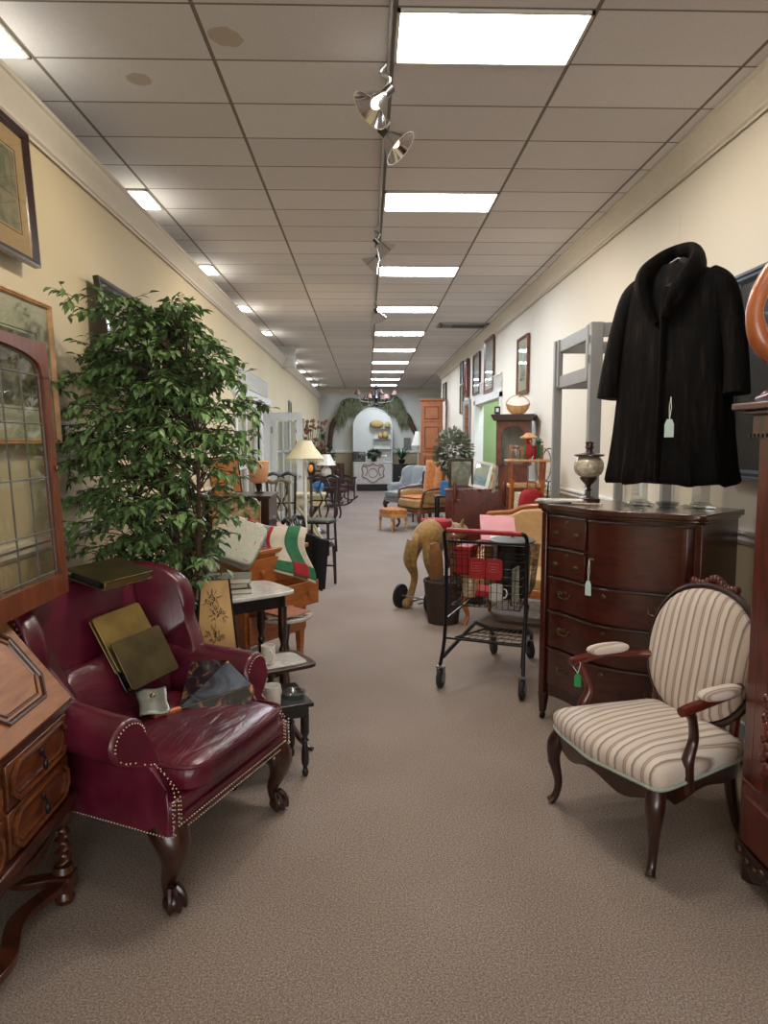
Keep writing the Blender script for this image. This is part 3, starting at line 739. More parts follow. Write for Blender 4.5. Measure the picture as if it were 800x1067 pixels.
picture('framed_painting', 'dark carved frame partly hidden behind the ficus on the left wall', (WL+.09, 4.55, 2.12), 90, 1.15, .66, .075, 'black', art('dim_landscape', ['4a4a30', '6a6a4c', '8f9070', '5a6048'], 4, 5, .7, 0), tilt=-8, glass=False)

# ---- ficus
def ficus():
    t = T('ficus_tree', 'tall green ficus tree behind the burgundy wing chair', 'potted tree', (-1.08, 3.62, 0))
    MB().lathe([(.10, 0), (.13, .02), (.17, .30), (.185, .31), (.185, .34), (.16, .34), (.155, .30), (0.001, .29)], 24).build('pot', plain('dark_pot', '2c221c', .6), t)
    rnd = random.Random(11)
    tr = MB(); lf = MB()
    trunks = [spline([(.05, 0, .28), (.13, -.03, .7), (.10, 0, 1.1), (.0, .02, 1.6), (-.04, .03, 2.1)], 6), spline([(-.03, .04, .28), (.02, .06, .7), (-.10, .02, 1.1), (-.06, -.02, 1.6), (.10, 0, 2.0)], 6), spline([(.02, -.05, .28), (.20, -.05, .8), (.24, -.08, 1.3), (.22, -.04, 1.8)], 6)]
    for p in trunks: tr.tube(p, [lerp(.02, .005, i/(len(p)-1)) for i in range(len(p))], 7)
    def leaf(p, d, up, s):
        d = d.normalized(); sd_ = d.cross(up)
        if sd_.length < 1e-3: sd_ = Vector((1, 0, 0))
        sd_.normalize(); n = sd_.cross(d); wv = s*.23; fold = .35
        a = [p, p+d*s*.3+sd_*wv+n*wv*fold, p+d*s*.65+sd_*wv*.75+n*wv*fold*.6-n*s*.04, p+d*s-n*s*.14, p+d*s*.65-sd_*wv*.75+n*wv*fold*.6-n*s*.04, p+d*s*.3-sd_*wv+n*wv*fold, p+d*s*.5-n*s*.02]
        lf.add(a, [(0, 1, 6), (1, 2, 6), (2, 3, 6), (3, 4, 6), (4, 5, 6), (5, 0, 6)])
    for i in range(390):
        z = .78+1.45*rnd.random()**.9
        # radius of the crown at height z, fuller in the middle
        k = (z-.78)/1.6; rad = .50*(1-.55*abs(k-.48)**1.5*2.2)
        ang = rnd.uniform(0, 2*PI); rr = rad*rnd.uniform(.35, 1.08)*(.88+.22*math.sin(3*ang+z*4)*math.cos(z*7+ang))
        ex, ey = rr*math.cos(ang), rr*math.sin(ang)*.8
        if i % 13 == 0: ex *= 1.25; ey *= 1.2; z += .06
        if (z > 2.0 and ex < -.24) or (z > 2.08 and ex > .22): continue
        if ex < -.40: ex = -.40+(ex+.40)*.15
        src = rnd.choice(trunks); q = min(src, key=lambda p: abs(p.z-(z-.18)))
        end = Vector((ex-.0, ey, z)); mid = q.lerp(end, .55)+Vector((0, 0, .07))
        br = spline([q, mid, end, end+(end-q).normalized()*.05+Vector((0, 0, -.05))], 5)
        tr.tube(br, [lerp(.004, .0012, j/(len(br)-1)) for j in range(len(br))], 4)
        n = len(br)
        for j in range(4, n):
            tdir = (br[min(j+1, n-1)]-br[max(j-1, 0)]).normalized()
            for s in range(2):
                up = Vector((rnd.uniform(-.4, .4), rnd.uniform(-.4, .4), 1)).normalized()
                side = tdir.cross(up).normalized()*(1 if s else -1)
                d = tdir*rnd.uniform(.2, .9)+side*rnd.uniform(.5, 1)+Vector((0, 0, rnd.uniform(-.7, .1)))
                leaf(br[j]+Vector((rnd.uniform(-.01, .01),)*3), d, up, rnd.uniform(.04, .066))
        # side twiglets
        for q2 in range(2):
            j = rnd.randrange(n//2, n); b0 = br[j]; dd = Vector((rnd.uniform(-1, 1), rnd.uniform(-1, 1), rnd.uniform(-.5, .5))).normalized()*.10
            for c in range(5):
                p = b0+dd*(c+1)/5; d = dd.normalized()*.5+Vector((rnd.uniform(-1, 1), rnd.uniform(-1, 1), rnd.uniform(-.7, .2)))
                leaf(p, d, Vector((rnd.uniform(-.3, .3), rnd.uniform(-.3, .3), 1)), rnd.uniform(.04, .066))
            tr.tube([b0, b0+dd], [.0015, .001], 3)
    tr.build('trunk_and_branches', 'bark', t)
    lf.v = [Vector((max(p.x, -.43), p.y, p.z)) for p in lf.v]
    lf.build('foliage', 'leaf', t, angle=180)
ficus()

# ---- rose print leaning on the table, behind the chair arm
t = T('botanical_print', 'tan board print of dark roses in thin black frame behind the chair', 'picture', (-.74, 3.42, .50), 0)
t.rotation_euler = Euler((R(-14), 0, R(12)))
pl = [(-.10, 0), (.10, 0), (.065, .37), (-.075, .37)]
MB().prism(pl, 0, .012).build('board', plain('tan_board', 'c09a62', .7, 0, .08, ns=6), t)
MB().tube([(x, 0, z) for x, z in pl], .006, 6, closed=True).build('frame', 'black', t)
rs_ = MB(); rn = random.Random(3)
for cx, cz in ((-.01, .10), (.01, .20), (-.02, .27)):
    for i in range(26):
        a = rn.uniform(0, 6.3); r0 = .030*rn.random()**.6; b0 = rn.uniform(0, 6.3); q_ = rn.uniform(.003, .009)
        rs_.tube([(cx+r0*math.cos(a)+q_*math.cos(b0+k*.7), -.002, cz+r0*math.sin(a)+q_*1.3*math.sin(b0+k*.7)) for k in range(4)], .0012, 4)
    for i in range(7):
        a = rn.uniform(0, 6.3); c0, s0 = math.cos(a), math.sin(a)
        rs_.tube([(cx+.026*c0, -.002, cz+.026*s0), (cx+.036*c0, -.002, cz+.036*s0), (cx+.045*c0, -.002, cz+.047*s0), (cx+.052*c0, -.002, cz+.058*s0)], [.001, .004, .0035, .0008], 5, flat=.3)
rs_.build('rose_drawing', plain('ink', '3a2c20', .8, bs=0), t)

# ---- turned-leg tables
def turned(x, y, z0, z1, r=.022, mat='black', t=None, n=12):
    h = z1-z0
    prof = [(.5, 0), (.75, .03), (.9, .08), (.6, .12), (.55, .16), (.95, .22), (1.05, .32), (.8, .50), (.6, .56), (1.05, .60), (.6, .64), (.8, .68), (1.15, .72), (1.15, 1)]
    return MB().lathe([(r*a, z0+h*b) for a, b in prof], n, c=(x, y, 0)).build('leg', mat, t)
t = T('marble_top_table', 'white marble topped side table on black turned legs', 'side table', (-.715, 3.90, 0), 36)
MB().slab(oval(0, 0, .27, .20, 48, .3), .70, .722).build('tabletop', 'marble', t, bevel=.006)
MB().slab(oval(0, 0, .225, .155, 32, .2), .625, .70).build('apron', 'black', t, bevel=.004)
for x in (-.2, .2):
    for y in (-.13, .13): turned(x, y, 0, .63, .022, 'darkleg', t)
MB().slab(oval(0, 0, .20, .13, 32, .3), .22, .24).build('lower_shelf', 'black', t, bevel=.003)
def book(label, loc, rz, w_, h_, th, mat, group=None, rot=None, name='book', cat='book'):
    t = T(name, label, cat, loc, rz, group)
    if rot: t.rotation_euler = rot
    MB().box2((-w_/2, -h_/2, 0), (w_/2, h_/2, .003)).box2((-w_/2, -h_/2, th-.003), (w_/2, h_/2, th)).box2((-w_/2, -h_/2, 0), (-w_/2+.004, h_/2, th)).build('cover', mat, t, bevel=.001)
    MB().box2((-w_/2+.004, -h_/2+.004, .003), (w_/2-.005, h_/2-.004, th-.003)).build('pages', 'paper', t)
    return t
M['oldbook'] = plain('brown_book', '4a3424', .6, var=.25); M['sage'] = plain('sage_book', '55584a', .6, var=.2, ns=14); M['greybook'] = plain('grey_book', '7a756c', .6, var=.2)
bt = (-.80, 3.87)
book('brown bound book, lowest in the stack on the marble table', (bt[0]+.02, bt[1], .7225), 15, .26, .19, .028, 'oldbook')
book('mottled sage green book on top of the stack on the marble table', (bt[0]+.03, bt[1]+.01, .7795), 8, .25, .19, .03, 'sage')
book('pale tan book in the middle of the stack on the marble table', (bt[0]+.01, bt[1]-.0, .751), 20, .23, .18, .028, plain('tan_book', '8a6a50', .6))

# small black nest table with cup and ashtray, beside the chair's right arm
t = T('end_table', 'small black end table with turned legs in front of the chair arm', 'end table', (-.485, 3.20, 0), 22)
MB().box2((-.20, -.15, .34), (.20, .15, .36)).build('tabletop', 'black', t, bevel=.004)
MB().box2((-.18, -.13, .29), (.18, .13, .34)).build('apron', 'black', t)
for x in (-.165, .165):
    for y in (-.115, .115): turned(x, y, 0, .29, .018, 'black', t)
def mug(label, loc, mat='bright', r=.04, h=.095, name='mug', g=None, rz=0):
    t = T(name, label, 'mug', loc, rz, g)
    MB().lathe([(.001, .003), (r*.8, 0), (r*.95, .006), (r, .03), (r, h), (r-.004, h), (r-.004, .01), (.001, .008)], 24).build('cup', mat, t)
    MB().tube([(r-.002, 0, h*.78), (r+.018, 0, h*.75), (r+.026, 0, h*.5), (r+.016, 0, h*.25), (r-.002, 0, h*.2)], .005, 8).build('handle', mat, t)
    return t
mug('cream mug with faint crest on the small black end table', (-.43, 3.10, .3605), rz=60)
t = T('glass_ashtray', 'clear glass ashtray beside the mug on the black end table', 'ashtray', (-.345, 3.20, .3605))
MB().lathe([(.001, .004), (.045, 0), (.055, .006), (.06, .03), (.05, .03), (.04, .01), (.001, .009)], 20).build('dish', 'crystal', t)
t = T('tripod_table', 'dark tripod tea table with curved feet and pale inlaid top', 'tea table', (-.50, 3.55, 0), 30)
MB().slab(oval(0, 0, .21, .15, 40, .3), .40, .42).build('tabletop', 'darkleg', t, bevel=.005)
MB().slab(oval(0, 0, .17, .11, 40, .3), .4195, .4225).build('inlay', 'marble', t)
MB().lathe([(.03, .12), (.035, .16), (.02, .2), (.03, .26), (.018, .33), (.028, .37), (.05, .4)], 14).build('pedestal', 'darkleg', t)
for a in (-60, 60, 180):
    MB().tube([(.02, 0, .18), (.10, 0, .15), (.18, 0, .05), (.235, 0, .012), (.26, 0, .010)], [.02, .018, .014, .013, .01], 8, M4=rotm(0, 0, a)).build('leg', 'darkleg', t)
mug('cream mug behind the arm of the burgundy chair', (-.505, 3.52, .423), rz=-60, r=.036)

# ---- maple chest with an open drawer
t = T('maple_chest', 'orange maple chest with one drawer pulled open under the quilts', 'chest of drawers', (-.75, 4.86, 0), 54)
# local -Y faces the aisle (+X)
MB().box2((-.30, -.16, .20), (.30, .30, .80)).build('body', 'maple', t, bevel=.004)
MB().box2((-.32, -.18, .80), (.32, .32, .83)).build('top', 'maple', t, bevel=.006)
for z0, z1, dy, nm in ((.60, .775, -.012, 0), (.42, .585, -.13, 1), (.22, .405, -.012, 0)):
    d = MB().box2((-.28, -.16+dy-.012, z0), (.28, -.16+dy+.006, z1))
    if nm: d.box2((-.27, -.16+dy, z0+.01), (-.26, .1, z1-.02)).box2((.26, -.16+dy, z0+.01), (.27, .1, z1-.02)).box2((-.27, -.16+dy, z0+.01), (.27, .1, z0+.02))
    d = d.build('drawer', 'maple', t, bevel=.003)
    for x in (-.17, .17): MB().lathe([(.008, 0), (.008, .012), (.02, .018), (.018, .028), (.001, .032)], 12, rotm(90, 0, 0, (x, -.17+dy-.0, (z0+z1)/2))).build('knob', 'maple', d)
for x in (-.27, .27):
    for y in (-.13, .27): MB().tube([(x, y, .21), (x, y, 0)], [.035, .022], 4, rot=PI/4).build('leg', 'maple', t)
# folded blankets on the chest
M['quilt'] = None
def quiltmat(name, base, pats, period=.16):
    m, nt, b = newmat(name); v = coords(nt)
    vo = nd(nt, 'ShaderNodeTexChecker'); vo.inputs['Scale'].default_value = 1/period
    nt.links.new(v, vo.inputs['Vector'])
    f = noise(nt, v, 4, 2); r = ramp(nt, [(i/(len(pats)-1)*.4+.3, c) for i, c in enumerate(pats)], f); r.color_ramp.interpolation = 'CONSTANT'
    mm = nd(nt, 'ShaderNodeMix', data_type='RGBA'); nt.links.new(vo.outputs['Fac'], mm.inputs[0]); mm.inputs[6].default_value = srgb(base); nt.links.new(r.outputs[0], mm.inputs[7])
    nt.links.new(mm.outputs[2], b.inputs['Base Color']); b.inputs['Roughness'].default_value = .95
    bump(nt, b, noise(nt, v, 60), .6, .006); return m
M['knit'] = art('aqua_cream_crochet', ['9fb0a4', 'c8c2ae', 'b3bdb0', 'cfc6b4', 'a98f86'], 16, 2, .95, 0, 1)
M['quiltcream'] = plain('cream_quilt', 'c9c0ac', .95, 0, .08, ns=40, bs=.6)
def cloth(fn, nu, nv, name, mat, parent, th=.012): return MB().grid(fn, nu, nv).build(name, mat, parent, solid=th, angle=70)
# quilt draped over the chest corner: cream field, green border, red squares
t = T('patchwork_quilt', 'cream patchwork quilt with green border and red squares over the chest', 'quilt', (-.62, 4.88, .84))
QW, QH = .50, .50
def qf(u, v):
    x = lerp(-.42, .16, u)+.02*math.sin(v*9); y = lerp(-.02, .10, u)
    s = v*QH
    over = max(0, s-.20)
    yy = .16-min(s, .20)*1.0-.02*math.sin(u*12)-over*.35
    zz = .14-.10*u*u*1.0+.03*math.sin(u*7+1)*(1-v)-over*.92*(.75+.25*u)+.05*math.sin(PI*min(1, s/.2))
    return (x+.10*v*u, yy, zz-.02)
def sub(f, u0, u1, v0, v1, off=.008):
    def g(u, v):
        p = Vector(f(lerp(u0, u1, u), lerp(v0, v1, v))); return (p.x+off*.3, p.y-off*.8, p.z+off*.6)
    return g
cloth(qf, 40, 40, 'field', 'quiltcream', t)
cloth(sub(qf, .78, .92, 0, 1), 8, 30, 'border', 'green', t, .004)
cloth(sub(qf, .2, 1, .80, .97), 30, 8, 'border', 'green', t, .004)
cloth(sub(qf, .78, .93, .79, .98, .014), 8, 8, 'corner_square', 'redcloth', t, .004)
for u0, v0 in ((.03, .22), (.16, .38), (.29, .55), (.05, .0), (.42, .0), (.30, .12), (.64, .02)): cloth(sub(qf, u0, u0+.10, v0, v0+.13, .012), 6, 6, 'red_square', 'redcloth', t, .004)
cloth(sub(qf, .50, .58, .25, .76, .012), 6, 20, 'crochet_band', plain('grey_crochet', '7b7f8e', .95, 0, .3, ns=50, bs=.6), t, .006)
cloth(sub(qf, .58, .62, .25, .76, .013), 6, 20, 'crochet_band', 'redcloth', t, .006)
t = T('crochet_blanket', 'folded aqua and cream crochet blanket tipped against the chest', 'blanket', (-.84, 4.55, .91))
t.rotation_euler = Euler((R(-38), R(18), R(-8)))
MB().sq((0, 0, 0), (.16, .035, .15), .25, .25, 12, 28).build('outer_fold', 'knit', t)
MB().sq((-.01, .06, .0), (.15, .028, .15), .25, .25, 12, 28).build('inner_fold', 'quiltcream', t)
t = T('striped_blanket', 'folded striped grey blanket on edge left of the crochet blanket', 'blanket', (-1.06, 4.42, .80))
t.rotation_euler = Euler((0, R(-25), 0))
for i, c in enumerate(('5a5148', '8d8577', '4a4038', '968c7e')):
    MB().sq((i*.022, 0, .006*i), (.012, .14, .15-.01*i), .3, .3, 10, 20).build('fold', plain('blanket_stripe_%s' % 'abcd'[i], c, .95, ns=50), t)
t = T('woven_basket', 'low dark wooden chest carrying the folded blankets', 'chest', (-1.16, 4.18, 0), 6)
MB().box2((-.23, -.22, .0), (.23, .22, .60)).build('body', 'darkleg', t, bevel=.01)
MB().sq((0, 0, .60), (.235, .225, .05), .4, .2, 10, 28).build('lid', 'darkleg', t)
MB().box2((-.03, -.235, .53), (.03, -.22, .60)).build('latch', 'brass', t)
t.name = 'blanket_chest'
# magazines on a round marble shelf beside the open drawer
t = T('round_marble_stand', 'small round white marble stand between the marble table and chest', 'stand', (-.50, 4.24, 0)); t.scale = (.92, .92, .92)
MB().lathe([(.001, .52), (.17, .52), (.178, .53), (.178, .54), (.001, .545)], 36).build('top', 'marble', t)
MB().lathe([(.12, 0), (.11, .02), (.03, .05), (.02, .15), (.035, .25), (.02, .35), (.04, .50), (.08, .52)], 16).build('pedestal', 'darkleg', t)
M['mag'] = art('magazine_cover', ['6b2c2c', 'b5907c', '3c2a2a', 'c9b8a5'], 18, 6, .35, .3)
book('colourful magazine on the round marble stand, lower one', (-.53, 4.25, .502), 20, .22, .27, .012, 'mag', name='magazine', cat='magazine')
book('colourful magazine lying on top of the other magazine', (-.51, 4.23, .515), 48, .21, .26, .012, art('magazine_cover_red', ['8a2020', 'b87a60', '40201c'], 20, 9, .35, .3), name='magazine', cat='magazine')
# black jacket hanging over the chest's far corner
t = T('black_jacket', 'black coat hanging off the far corner of the maple chest behind the quilt', 'coat', (-.45, 5.16, .50))
MB().grid(lambda u, v: (lerp(-.10, .13, u)+.04*v*u, .02*math.sin(u*14)+.05*(1-v), lerp(-.05, .42, v)-.10*(v**3)*u), 20, 20).build('cloth', 'darkcloth', t, solid=.03, angle=80)

# ================================================================ RIGHT FOREGROUND
# ---- mahogany chest of drawers, bowed serpentine front, turned 48 degrees
DR = (1.385, 3.615, 0); DZ = -47.8
t = T('chest_of_drawers', 'mahogany serpentine chest of drawers under the fur coat', 'chest of drawers', DR, DZ)
DW, DB = .43, .25
def fy(x, off=0):        # front curve
    return -.225-off-.045*math.cos(PI*x/DW*1.15)**1*(1) + (.02 if abs(x) > .38 else 0)
def plan(off=0, wx=DW, back=DB, n=28):
    return [(lerp(-wx, wx, i/n), fy(lerp(-DW, DW, i/n), off)) for i in range(n+1)]+[(wx, back), (-wx, back)]
MB().slab(plan(), .15, 1.185).build('body', 'mahogside', t)
MB().slab(plan(.03, DW+.025, DB+.01), 1.185, 1.215).slab(plan(.018, DW+.012, DB), 1.17, 1.187).build('top', 'mahogtop', t, bevel=.005)
for s in (-1, 1):
    MB().box2((s*(DW-.03), fy(DW)-.022, .15), (s*(DW+.004), fy(DW)+.03, 1.17)).build('corner_post', 'mahog', t, bevel=.006)
    MB().tube([(s*(DW-.02), fy(DW)+.0, .16), (s*(DW-.015), fy(DW), .04)], [.032, .018], 4, rot=PI/4).build('leg', 'mahogside', t)
    MB().tube([(s*(DW-.025), DB-.03, .16), (s*(DW-.025), DB-.03, .0)], [.03, .02], 4, rot=PI/4).build('leg', 'mahogside', t)
    MB().tube([(s*(DW-.015)-.008, fy(DW), .02), (s*(DW-.015)+.008, fy(DW), .02)], .019, 10).build('caster', 'blackmetal', t)
def dfront(x0, x1, z0, z1, nm='drawer', n=20, off=.014):
    a = [(lerp(x0, x1, i/n), fy(lerp(x0, x1, i/n), off)) for i in range(n+1)]; b_ = [(x, y+.03) for x, y in reversed(a)]
    d = MB().slab(a+b_, z0, z1).build(nm, 'mahog', t, bevel=.003)
    e = [(lerp(x0, x1, i/n), fy(lerp(x0, x1, i/n), off+.008)) for i in range(n+1)]
    MB().tube([(x, y+.006, z1+.002) for x, y in e], .0065, 6).build('bead', 'darkleg', d)
    return d
def bail(x, z, d, off=.014, s=1.0):
    y = fy(x, off)-.003
    m = MB()
    for k in (-1, 1): m.sq((x+k*.028*s, y, z), (.013*s, .003, .012*s), 1, 1, 6, 10).sq((x+k*.028*s, y-.006, z), (.005, .006, .005), 1, 1, 6, 8)
    m.sq((x, y+.001, z+.004), (.02*s, .002, .009*s), 1, 1, 6, 8)
    m.tube([(x-.028*s, y-.010, z), (x-.024*s, y-.014, z-.014*s), (x, y-.015, z-.02*s), (x+.024*s, y-.014, z-.014*s), (x+.028*s, y-.010, z)], .0028, 6)
    m.build('handle', 'oldbrass', d)
def keyhole(x, z, d): MB().sq((x, fy(x, .014)-.001, z), (.013, .003, .012), 1, .8, 6, 8).build('escutcheon', 'oldbrass', d)
def knob_(x, z, d):
    y = fy(x, .014); MB().lathe([(.013, 0), (.006, .004), (.006, .012), (.013, .018), (.010, .026), (.001, .028)], 14, rotm(90, 0, 0, (x, y, z))).build('knob', 'oldbrass', d)
xl = -.39
for z0, z1 in ((.995, 1.15), (.835, .975)):
    d = dfront(xl, -.12, z0, z1); keyhole(-.255, z1-.03, d)
    for x in (-.33, -.18): knob_(x, (z0+z1)/2-.01, d)
d = dfront(-.10, .39, .835, 1.15, 'hat_box_door'); knob_(-.07, .955, d)
for z0, z1 in ((.645, .815), (.435, .625), (.215, .415)):
    d = dfront(xl, .39, z0, z1)
    for x in (-.26, .24): bail(x, (z0+z1)/2+.01, d, s=1.15)
    keyhole(-.0, z1-.035, d)
kp = local(DR, DZ, (-.07, fy(-.07, .014)-.03, .955))
t2 = T('price_tag', 'pale green paper price tag hanging from the chest door knob', 'price tag', kp, DZ)
MB().tube([(0, 0, .008), (-.004, -.003, -.05), (0, -.003, -.105)], .0015, 5).tube([(0, 0, .008), (.006, -.003, -.05), (0, -.003, -.105)], .0015, 5).build('string', 'bright', t2)
MB().prism([(-.016, -.175), (.016, -.175), (.016, -.12), (.008, -.10), (-.008, -.10), (-.016, -.12)], -.004, -.002).build('card', 'tag', t2)

TOPZ = 1.2155
# urn lamp
p = local(DR, DZ, (-.20, .13, TOPZ))
t = T('urn_lamp', 'bronze mounted oil lamp with pale crackled glass globe on the chest', 'oil lamp', (1.245, 3.93, TOPZ), 0)
MB().box2((-.05, -.05, 0), (.05, .05, .018)).lathe([(.045, .018), (.04, .025), (.015, .035), (.012, .055), (.022, .065), (.012, .075), (.014, .09), (.035, .11), (.048, .125), (.05, .135)], 20).build('base', 'darkleg', t)
MB().sq((0, 0, .195), (.082, .082, .064), .85, 1, 14, 28).build('globe', art('crackled_glass', ['a99a80', 'c8bda6', '8f826c', 'd2c9b6'], 22, 2, .25, .5, 1), t)
MB().lathe([(.06, .248), (.082, .255), (.082, .262), (.05, .268), (.02, .275), (.016, .29), (.026, .30), (.02, .315), (.024, .33), (.012, .335), (.001, .338)], 24).build('cap', 'darkleg', t)
# magazines and shell string
book('pale magazine lying at the left corner of the chest top', (1.07, 3.86, TOPZ), 15, .26, .12, .010, 'greybook', name='magazine', cat='magazine')
book('white magazine lying on the darker one on the chest top', (1.06, 3.84, TOPZ+.0105), -20, .25, .12, .008, art('pale_cover', ['c9c6c0', 'd8d5cf', '9a958c'], 14, 3, .3, .4), name='magazine', cat='magazine')
t = T('shell_string', 'beaded string of small pale shells along the chest edge', 'bead string', (1.16, 3.68, TOPZ), -30)
m = MB()
for i in range(16): m.sq((-.075+i*.010, .004*math.sin(i*1.3), .007), (.006, .006, .0065), 1, 1, 5, 7)
m.build('beads', art('shell', ['c8b8a0', 'b09a80', 'd8cfc0', '6a5442'], 60, 1, .4, .3), t)
# acrylic stands / glass candlesticks under the coat
for (x, y), lab in (((1.43, 3.66), 'left clear glass stand with starry foot under the coat hem'), ((1.68, 3.50), 'right clear glass stand with starry foot under the coat hem')):
    t = T('glass_stand', lab, 'glass stand', (x, y, TOPZ), 20)
    star = [((.085 if i % 2 == 0 else .045)*math.cos(PI*i/5), (.085 if i % 2 == 0 else .045)*math.sin(PI*i/5)) for i in range(10)]
    MB().slab(star, 0, .018).build('foot', 'crystal', t, bevel=.005)
    MB().box2((-.035, -.035, .018), (.035, .035, .028)).box2((-.03, -.03, .028), (.03, .03, .125)).build('column', 'crystal', t, bevel=.002)
t = T('glass_dish', 'small clear glass dish between the two glass stands on the chest', 'dish', (1.535, 3.555, TOPZ), 0)
MB().lathe([(.001, .004), (.04, 0), (.06, .025), (.055, .028), (.036, .008), (.001, .009)], 14).build('bowl', 'crystal', t)

# ---- fur coat on a hanger
M['fur'] = None
def fur():
    m, nt, b = newmat('dark_mink'); v = coords(nt, (14, 14, 1.2)); f = noise(nt, v, 3, 4, .6)
    r = ramp(nt, [(.35, '040303'), (.55, '0a0807'), (.72, '241b16')], f); nt.links.new(r.outputs[0], b.inputs['Base Color'])  # lighter brown streaks paint in the vertical sheen of the pelts
    b.inputs['Roughness'].default_value = .75; b.inputs['Sheen Weight'].default_value = .06; b.inputs['Sheen Roughness'].default_value = .35
    b.inputs['Sheen Tint'].default_value = srgb('6a5040'); b.inputs['Specular IOR Level'].default_value = .12
    v2 = coords(nt); f2 = noise(nt, v2, 160, 3, .7); bump(nt, b, f2, .5, .004); return m
M['fur'] = fur()
t = T('fur_coat', 'long dark brown fur coat hanging above the mahogany chest', 'coat', (1.515, 3.50, 1.345), -44); t.scale = (.90, .95, .965)
def body_ring(z, a, b_, n=64, cy=0, amp=0, cx=0):
    out = []
    for i in range(n):
        th = 2*PI*i/n; zz_ = 0; f = 1+amp*math.sin(9*th+1)+amp*.6*math.sin(15*th)
        c_, s_ = math.cos(th), math.sin(th)
        out.append((cx+a*f*math.copysign(abs(c_)**.8, c_), cy+b_*f*math.copysign(abs(s_)**.8, s_), z+(.012*math.sin(7*th) if amp > .05 else 0)))
    return out
zs = [(0, .33, .165, .06), (.015, .335, .17, .065), (.10, .325, .16, .05), (.25, .312, .15, .035), (.42, .30, .142, .022), (.58, .288, .134, .012), (.72, .28, .124, .006), (.85, .272, .116, .002), (.95, .265, .108, 0), (1.02, .255, .096, 0), (1.055, .18, .075, 0), (1.08, .12, .065, 0), (1.10, .075, .055, 0)]
MB().rings([body_ring(z, a, b_, amp=am) for z, a, b_, am in zs]).build('body', 'fur', t)
for s in (-1, 1):
    p = spline([(s*.175, .0, 1.03), (s*.245, -.005, .96), (s*.295, -.02, .80), (s*(.33), -.035, .62), (s*(.345), -.05, .44)], 6)
    MB().tube(p, splr([.055, .072, .070, .068, .076], 6), 20, flat=.85).build('sleeve', 'fur', t)
# collar and lapels
MB().tube(spline([(-.05, -.12, .80), (-.12, -.125, .93), (-.135, -.10, 1.02), (-.10, -.02, 1.10), (-.05, .06, 1.16), (.04, .07, 1.17), (.10, .02, 1.12), (.115, -.07, 1.03), (.06, -.125, .93), (.0, -.135, .82)], 6),
         splr([.026, .062, .075, .066, .054, .054, .068, .082, .070, .03], 6), 14, flat=.55).build('collar', 'fur', t)
MB().tube(spline([(-.015, -.125, .85), (-.01, -.135, .6), (-.005, -.15, .3), (0, -.165, .01)], 6), [.03]*19, 10, flat=.5).build('front_edge', 'fur', t)
MB().tube(spline([(.06, .0, 1.10), (.02, -.03, 1.02), (0, -.07, .95)], 5), [.05]*11, 12).build('lining', 'darkcloth', t)
hg = MB().tube([(-.19, 0, 1.04), (0, .01, 1.13), (.19, 0, 1.04)], .010, 8).build('hanger', 'darkleg', t)
MB().tube([(0, .01, 1.13), (0, .01, 1.90)], .0004, 4).build('hanging_line', 'crystal', t)
t2 = T('price_tag', 'pale green paper price tag pinned to the fur coat front', 'price tag', local((1.52, 3.50, 1.34), -44, (.055, -.175, .40)), -44)
MB().tube([(0, 0, .02), (-.004, -.006, -.03), (0, -.008, -.09)], .0018, 5).tube([(0, 0, .02), (.006, -.006, -.03), (0, -.008, -.09)], .0018, 5).build('string', 'bright', t2)
MB().prism([(-.022, -.17), (.022, -.17), (.022, -.11), (.012, -.085), (-.012, -.085), (-.022, -.11)], -.010, -.008).build('card', 'tag', t2)

# ---- grey painted display stand behind the chest
t = T('display_stand', 'grey painted open wooden display frame standing behind the fur coat', 'display stand', (0, 0, 0))
x0, x1, y0, y1, zt = 1.36, 1.83, 4.32, 5.15, 2.27
for (x, y, a) in ((x0, y0, .075), (x0, y1, .06), (x1, y0, .06), (x1, y1, .06)):
    MB().box2((x, y, 0), (x+a, y+a*.7, zt)).build('post', 'greypaint', t, bevel=.003)
for (a, b_) in (((x0+.02, y0+.05), (x0+.05, y1)), ((x0+.05, y0+.01), (x1, y0+.04)), ((x0+.05, y1+.005), (x1, y1+.035)), ((x1+.01, y0+.04), (x1+.04, y1))):
    MB().box2((a[0], a[1], zt-.085), (b_[0], b_[1], zt-.002)).box2((a[0], a[1], zt-.34), (b_[0], b_[1], zt-.255)).build('rail', 'greypaint', t, bevel=.002)
MB().box2((x0+.01, y0+.1, zt-.33), (x0+.03, y0+.14, zt)).build('trim_strip', 'greypaint', t)
MB().box2((x0+.01, y1-.06, zt-.33), (x0+.03, y1-.02, zt)).build('trim_strip', 'greypaint', t)
for z in (zt-.10, zt-.22): MB().cyl((x0-.004, y0+.03, z-.025), (x0-.004, y0+.03, z+.025), .006).build('hinge', 'steel', t)

# ---- dark blue-grey panel picture on right wall
picture('dark_painting', 'tall blue grey framed dark painting behind the driftwood sculpture', (WR-.01, 3.30, 1.87), -90, .70, 1.02, .05, plain('slate_frame', '5a6878', .5), art('dark_canvas', ['1e1c1a', '2c2824', '383028'], 3, 6, .6, .1), depth=.04, glass=False)
picture('framed_print', 'brown edged picture at the top right edge of the wall', (WR-.01, 3.02, 2.66), -90, .62, .46, .03, 'midwood', 'engraving', .08, 'matpeach')

